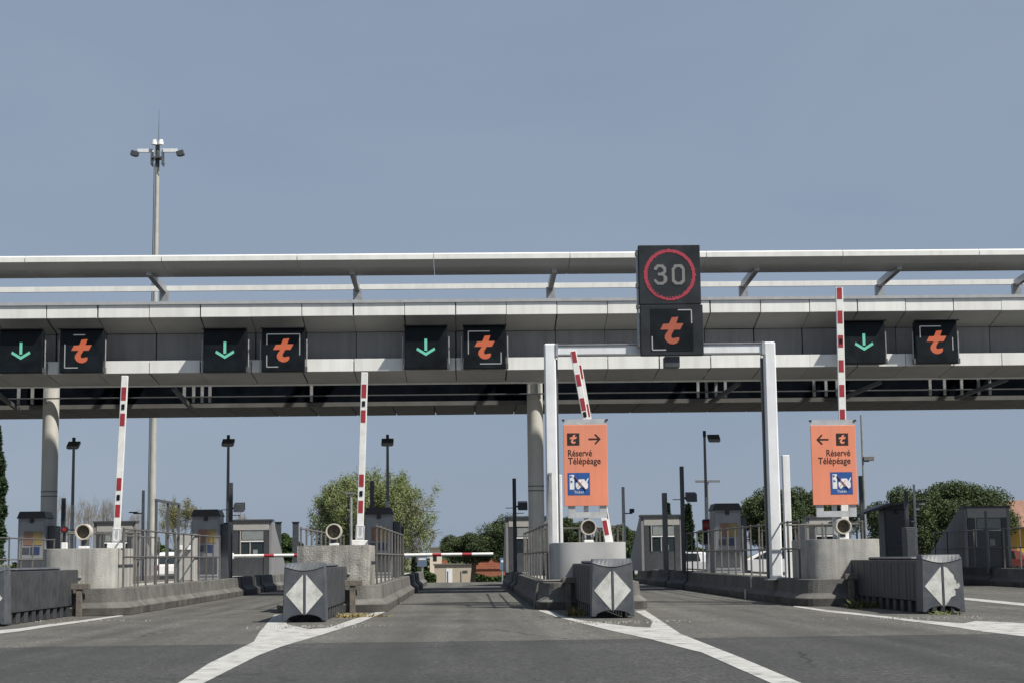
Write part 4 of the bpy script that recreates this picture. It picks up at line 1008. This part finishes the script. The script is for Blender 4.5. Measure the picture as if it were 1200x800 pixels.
# ================================================================ TREES
def leaf_mesh(name, pts, size, m, nrm=None, aspect=1.6):
    n = len(pts); d1 = rng.normal(size=(n, 3)); d1 /= np.linalg.norm(d1, axis=1)[:, None]
    d2 = rng.normal(size=(n, 3)); d2 -= (d2*d1).sum(1)[:, None]*d1; d2 /= np.linalg.norm(d2, axis=1)[:, None]
    s = size*(.6+.8*rng.random(n))[:, None]; a = d1*s*aspect/2; b = d2*s/2
    V = np.stack([pts-a, pts-b*.8+a*.1, pts+a, pts+b*.8+a*.1], 1).reshape(-1, 3)
    me = bpy.data.meshes.new(name); me.vertices.add(4*n); me.vertices.foreach_set('co', V.astype(np.float32).ravel())
    me.loops.add(4*n); me.loops.foreach_set('vertex_index', np.arange(4*n, dtype=np.int32))
    me.polygons.add(n); me.polygons.foreach_set('loop_start', np.arange(0, 4*n, 4, dtype=np.int32)); me.polygons.foreach_set('loop_total', np.full(n, 4, np.int32))
    me.update(); me.validate(); me.materials.append(M[m]); return me
def clumps(centers, radii, per, shell=.45):
    out = []
    for c, r in zip(centers, radii):
        k = max(8, int(per)); v = rng.normal(size=(k, 3)); v /= np.linalg.norm(v, axis=1)[:, None]
        rr = (shell+(1-shell)*rng.random(k))**.8
        out.append(np.array(c)+v*rr[:, None]*np.array(r))
    return np.concatenate(out)
def branches(b, p, d, L, r, depth, spread, tips, min_r=.012):
    p = np.array(p, float); d = np.array(d, float)/np.linalg.norm(d); e = p
    for k in range(2):
        e2 = e+d*L/2; b.tube(e, e2, r*(1-.2*k), r*(1-.2*(k+1)), n=6 if depth > 2 else 4, cap=False); e = e2; d = d+rng.normal(size=3)*.12; d /= np.linalg.norm(d)
    tips.append(e)
    if depth == 0: return
    for k in range(3 if depth > 1 else 3):
        nd = d+rng.normal(size=3)*spread; nd[2] += .12; branches(b, e, nd, L*(.6+.25*rng.random()), max(r*.58, min_r), depth-1, spread, tips, min_r)
def tree_root(name, label, x, Y, cat='tree', group=None):
    return thing(name, label, cat, (x, Y, zb_(Y)), 0, group)
def pine(px0, px1, top, bottom, Y, label, n_cl=60, leaf='leaf_pine', per=950, ls=.088, group='round topped pines behind the toll plaza'):
    x0, x1 = at(px0, 640, Y).x, at(px1, 640, Y).x; xc = (x0+x1)/2; rx = (x1-x0)/2; zb0 = zb_(Y)
    zt1_ = at((px0+px1)/2, top, Y).z-zb0; zbt = max(at((px0+px1)/2, bottom, Y).z-zb0, .3); hz = (zt1_-zbt)/2; zc_ = (zt1_+zbt)/2
    t = tree_root('pine_tree', label, xc, Y, 'tree', group)
    cs, rs = [], []
    ry = rx*.8
    for _ in range(int(n_cl*1.35)):
        v = rng.normal(size=3); v /= np.linalg.norm(v); v *= (.35+.65*rng.random()**.5)
        r = .19+.13*rng.random(); s_ = min(rx, hz*1.5)
        cs.append((v[0]*(rx-r*s_), v[1]*(ry-r*s_), zc_+v[2]*(hz-r*s_*.7))); rs.append((r*s_*1.15, r*s_*1.15, r*s_*.8))
    link('crown', leaf_mesh('crown', clumps(cs, rs, per), ls, leaf), t)
    b = MB(); b.tube((0,0,-.3), (.2,.1,zbt+.4), .28, .2, n=8)
    for k in range(7):
        c = cs[k*7 % len(cs)]; b.tube((.2,.1,zbt+.3), c, .11, .03, n=5)
    b.build('trunk', 'bark', t); return t
pine(1008, 1138, 567, 655, 108, 'round pine behind the awning ticket machine', 55)
pine(1068, 1199, 557, 653, 112, 'round pine above the far right booth, reaching its right edge', 70)
pine(862, 958, 564, 657, 118, 'dark pine behind the gantry right post', 55)
pine(900, 1016, 561, 657, 124, 'dark pine behind the left pointing orange sign', 55)
pine(552, 654, 600, 664, 150, 'dark round pine rising behind the centre column', 55)
pine(508, 598, 622, 662, 158, 'lower dark pine sloping down to the left above the brick house', 45)
pine(640, 700, 603, 664, 150, 'dark pine behind the right pointing sign and clean block', 40)
pine(690, 752, 612, 664, 146, 'dark pine behind the thin grey camera pole', 40)
pine(812, 868, 612, 655, 135, 'pale green low tree behind the red signal', 30, 'leaf_bush', 800)
pine(316, 358, 622, 668, 100, 'dark clipped bush left of the stained block', 24, 'leaf_bush', 500, .10, None)
def cypress(px, top, bot, wpx, Y, label, n=5200):
    q = at(px, 640, Y); z0 = zb_(Y); h = at(px, top, Y).z-z0; r = wpx/2/FPX*Y; b0 = max(at(px, bot, Y).z-z0, .2)
    t = tree_root('cypress_tree', label, q.x, Y, 'tree', 'slim cypress trees')
    u = rng.random(n)**.8; z = b0+u*(h-b0); rad = r*np.minimum(1, (1-u)*2.4+.05)*(.75+.25*np.sin(z*5+rng.random()*6)*.6+.15*rng.random(n))
    a = rng.random(n)*2*np.pi; k = .6+.4*rng.random(n)
    pts = np.stack([rad*k*np.cos(a), rad*k*np.sin(a), z], 1)
    link('crown', leaf_mesh('crown', pts, .13 if Y < 90 else .18, 'leaf_cypress', aspect=2.2), t)
    MB().tube((0,0,-.2), (0,0,h*.6), .12, .05, n=7).build('trunk', 'bark', t)
cypress(-6, 500, 660, 26, 88, 'tall dark cypress at the left edge of the picture', 9000)
cypress(807.5, 592, 662, 11, 105, 'slim cypress right of the tall dark floodlight pole')
cypress(784, 590, 650, 7, 140, 'thin distant cypress beside the grey square pole', 2500)
cypress(486, 640, 668, 8, 150, 'tiny dark cypress left of the blue road sign', 1500)
def willow(px0, px1, top, Y, label):
    x0, x1 = at(px0, 640, Y).x, at(px1, 640, Y).x; xc = (x0+x1)/2; z0 = zb_(Y); h = at((px0+px1)/2, top, Y).z-z0; rx = (x1-x0)/2
    t = tree_root('leafy_tree', label, xc, Y)
    b = MB(); tips = []
    b.tube((0,0,-.3), (0,0,1.4), .28, .22, n=9)
    for k in range(9):
        a = k/9*2*math.pi; branches(b, (0,0,1.2+.06*k), (math.cos(a)*.75*rx/4, math.sin(a)*.6, 1.05), h*.30, .13, 3, .42, tips)
    b.build('trunk', 'bark_pale', t)
    P = np.array(tips); ok = (P[:, 2] < h) & (abs(P[:, 0]) < rx); P = P[ok]
    # fill to a broad dome
    extra = []
    while len(extra) < 760:
        v = rng.normal(size=3); v /= np.linalg.norm(v); v *= (.45+.55*rng.random()**.5); z = h*.55+v[2]*h*.46
        if z > .7: extra.append((v[0]*rx*.97, v[1]*rx*.8, z))
    cs = np.concatenate([P[rng.permutation(len(P))[:300]], np.array(extra)])
    keep = ~((cs[:, 0] > rx*.55) & (rng.random(len(cs)) < .7))
    cs = cs[keep]
    pts = clumps(cs, [(.42, .42, .62)]*len(cs), 130, .02)
    link('crown', leaf_mesh('crown', pts, .058, 'leaf_willow', aspect=2.6), t)
    # thin bare shoots at the right-hand edge
    sb = MB(); 
    for _ in range(120):
        a = rng.random()*2*math.pi; p0 = np.array([rx*.35+rx*.35*rng.random(), rx*.4*rng.normal(), h*(.2+.4*rng.random())]); d = np.array([.5*rng.random(), .3*rng.normal(), .9]); L = .8+1.4*rng.random()
        e = p0+d/np.linalg.norm(d)*L; e[0] = min(e[0], rx); e[2] = min(e[2], h*.86); sb.tube(p0, e, .018, .006, n=3, cap=False)
    sb.build('bare_shoots', 'bark_pale', t)['kind'] = 'stuff'
willow(360, 512, 553, 118, 'broad light green spring tree behind the stained block and its raised arm')
def bare(px0, px1, top, Y, label, buds=0):
    x0, x1 = at(px0, 640, Y).x, at(px1, 640, Y).x; xc = (x0+x1)/2; z0 = zb_(Y); h = at((px0+px1)/2, top, Y).z-z0; rx = (x1-x0)/2
    t = tree_root('bare_tree', label, xc, Y, 'tree', 'leafless spring trees at left')
    b = MB(); tips = []; b.tube((0,0,-.3), (0,0,h*.22), .16, .13, n=7)
    for k in range(5):
        a = k/5*2*math.pi+rng.random(); branches(b, (0,0,h*.2), (math.cos(a)*.45*rx/1.6, math.sin(a)*.4, 1), h*.24, .07, 5, .27, tips, .008)
    v = np.array(b.v); sc = h/v[:, 2].max(); v[:, 2] *= sc; mx = np.percentile(abs(v[:, 0]), 98); v[:, 0] *= min(1.3, rx/mx); b.v = [tuple(q) for q in v]
    b.build('branches', 'bark_pale', t)
    if buds:
        P = np.array(tips); P[:, 2] *= sc; P[:, 0] *= min(1.3, rx/mx)
        link('crown', leaf_mesh('crown', clumps(P, [(.25,.25,.3)]*len(P), buds, .05), .05, 'leaf_bud'), t)
bare(60, 92, 574, 125, 'leafless tree right of the leftmost column', 0)
bare(84, 116, 576, 130, 'leafless tree behind the tube lamp on the pale left block', 0)
bare(112, 142, 580, 135, 'leafless tree behind the leaning raised arm', 0)
bare(144, 172, 592, 140, 'thin leafless tree left of the tall mast', 0)
bare(186, 234, 583, 122, 'budding tree inside the tall dark frame right of the mast', 9)
bare(268, 300, 592, 140, 'thin leafless tree behind the left booth', 0)
bare(478, 512, 606, 128, 'thin leafless tree right of the green tree', 0)
# hedges and far wood
def hedge(px0, px1, top, Y, label, n=7000, leaf='leaf_bush', ls=.2):
    x0, x1 = at(px0, 650, Y).x, at(px1, 650, Y).x; z0 = zb_(Y); h = at((px0+px1)/2, top, Y).z-z0
    x = x0+(x1-x0)*rng.random(n); hh = h*(.82+.18*np.sin(x*1.7)*np.sin(x*.6+1)); z = hh*rng.random(n)**.6; y = rng.random(n)*2.0
    pts = np.stack([x-x0, y, z], 1)
    o = link('hedge', leaf_mesh('hedge', pts, ls, leaf), None, (x0, Y, z0)); tag(o, label, 'hedge')
hedge(476, 510, 667, 165, 'low hedge left of the tan hut')
hedge(553, 596, 672, 172, 'low dark hedge right of the tan hut')
hedge(180, 262, 628, 112, 'dark hedge behind the mast and the light grey cabinet', 9000)
hedge(735, 870, 640, 128, 'green hedge behind the centre right booth and small cypress', 12000)
n = 42000; x = -260+560*rng.random(n); h = 3.6+1.3*np.sin(x*.11)+.9*np.sin(x*.37+2)+.6*np.sin(x*.9); z = h*rng.random(n)**.7; y = 8*rng.random(n)
o = link('distant_wood', leaf_mesh('distant_wood', np.stack([x, y, z], 1), .75, 'leaf_far'), None, (0, 262, zb_(262))); o['label'] = 'low dark line of distant trees beyond the toll plaza'; o['kind'] = 'stuff'
# weeds and grit round the cushions
def weeds(px, py, label, m, n=260, r=.35, h=.28, name='weeds'):
    q = ground(px, py); b = MB()
    for _ in range(n):
        a = rng.random()*6.28; rr = r*rng.random()**.7; p0 = np.array([rr*math.cos(a)*1.5, rr*math.sin(a), 0.]); e = p0+np.array([.12*rng.normal(), .12*rng.normal(), h*(.3+.7*rng.random())]); s = np.array([.012*rng.normal()+.008, .01, 0])
        b.add([p0-s, p0+s, e], [(0,1,2)])
    o = b.build(name, m, None, (q.x, q.y, 0)); tag(o, label, 'weeds')
weeds(420, 722.5, 'dry yellowish weeds right of the centre left crash cushion', 'dry_weed', 170, .36, .10)
weeds(1012, 712, 'green weed tuft beside the rightmost crash cushion', 'weed', 150, .22, .22)
weeds(674, 721, 'brown dead weeds left of the centre right crash cushion', 'dry_weed', 70, .14, .22)
weeds(1108, 719.5, 'small weeds at the foot of the torn diamond', 'weed', 60, .2, .09)
b = MB()
for (px, py, sx, sy, k) in [(365, 734, .9, .35, 160), (720, 729, .9, .35, 220), (1095, 724, 1.2, .4, 240), (470, 704, .25, 2.0, 60), (60, 728, 1.5, .4, 120), (1150, 690, 2.0, .6, 60)]:
    q = ground(px, py)
    for _ in range(k):
        x, y = q.x+sx*rng.normal()*.6, q.y+sy*rng.normal(); r = .008+.018*rng.random()**2; a = rng.random()*3
        pts = [(x+r*math.cos(a+i*2.09), y+r*math.sin(a+i*2.09), .004) for i in range(3)]+[(x, y, .004+r*1.1)]; b.add(pts, [(0,1,3),(1,2,3),(2,0,3)])
o = b.build('grit', 'pebble'); o['kind'] = 'stuff'; o['label'] = 'loose grit on the asphalt round the crash cushions'
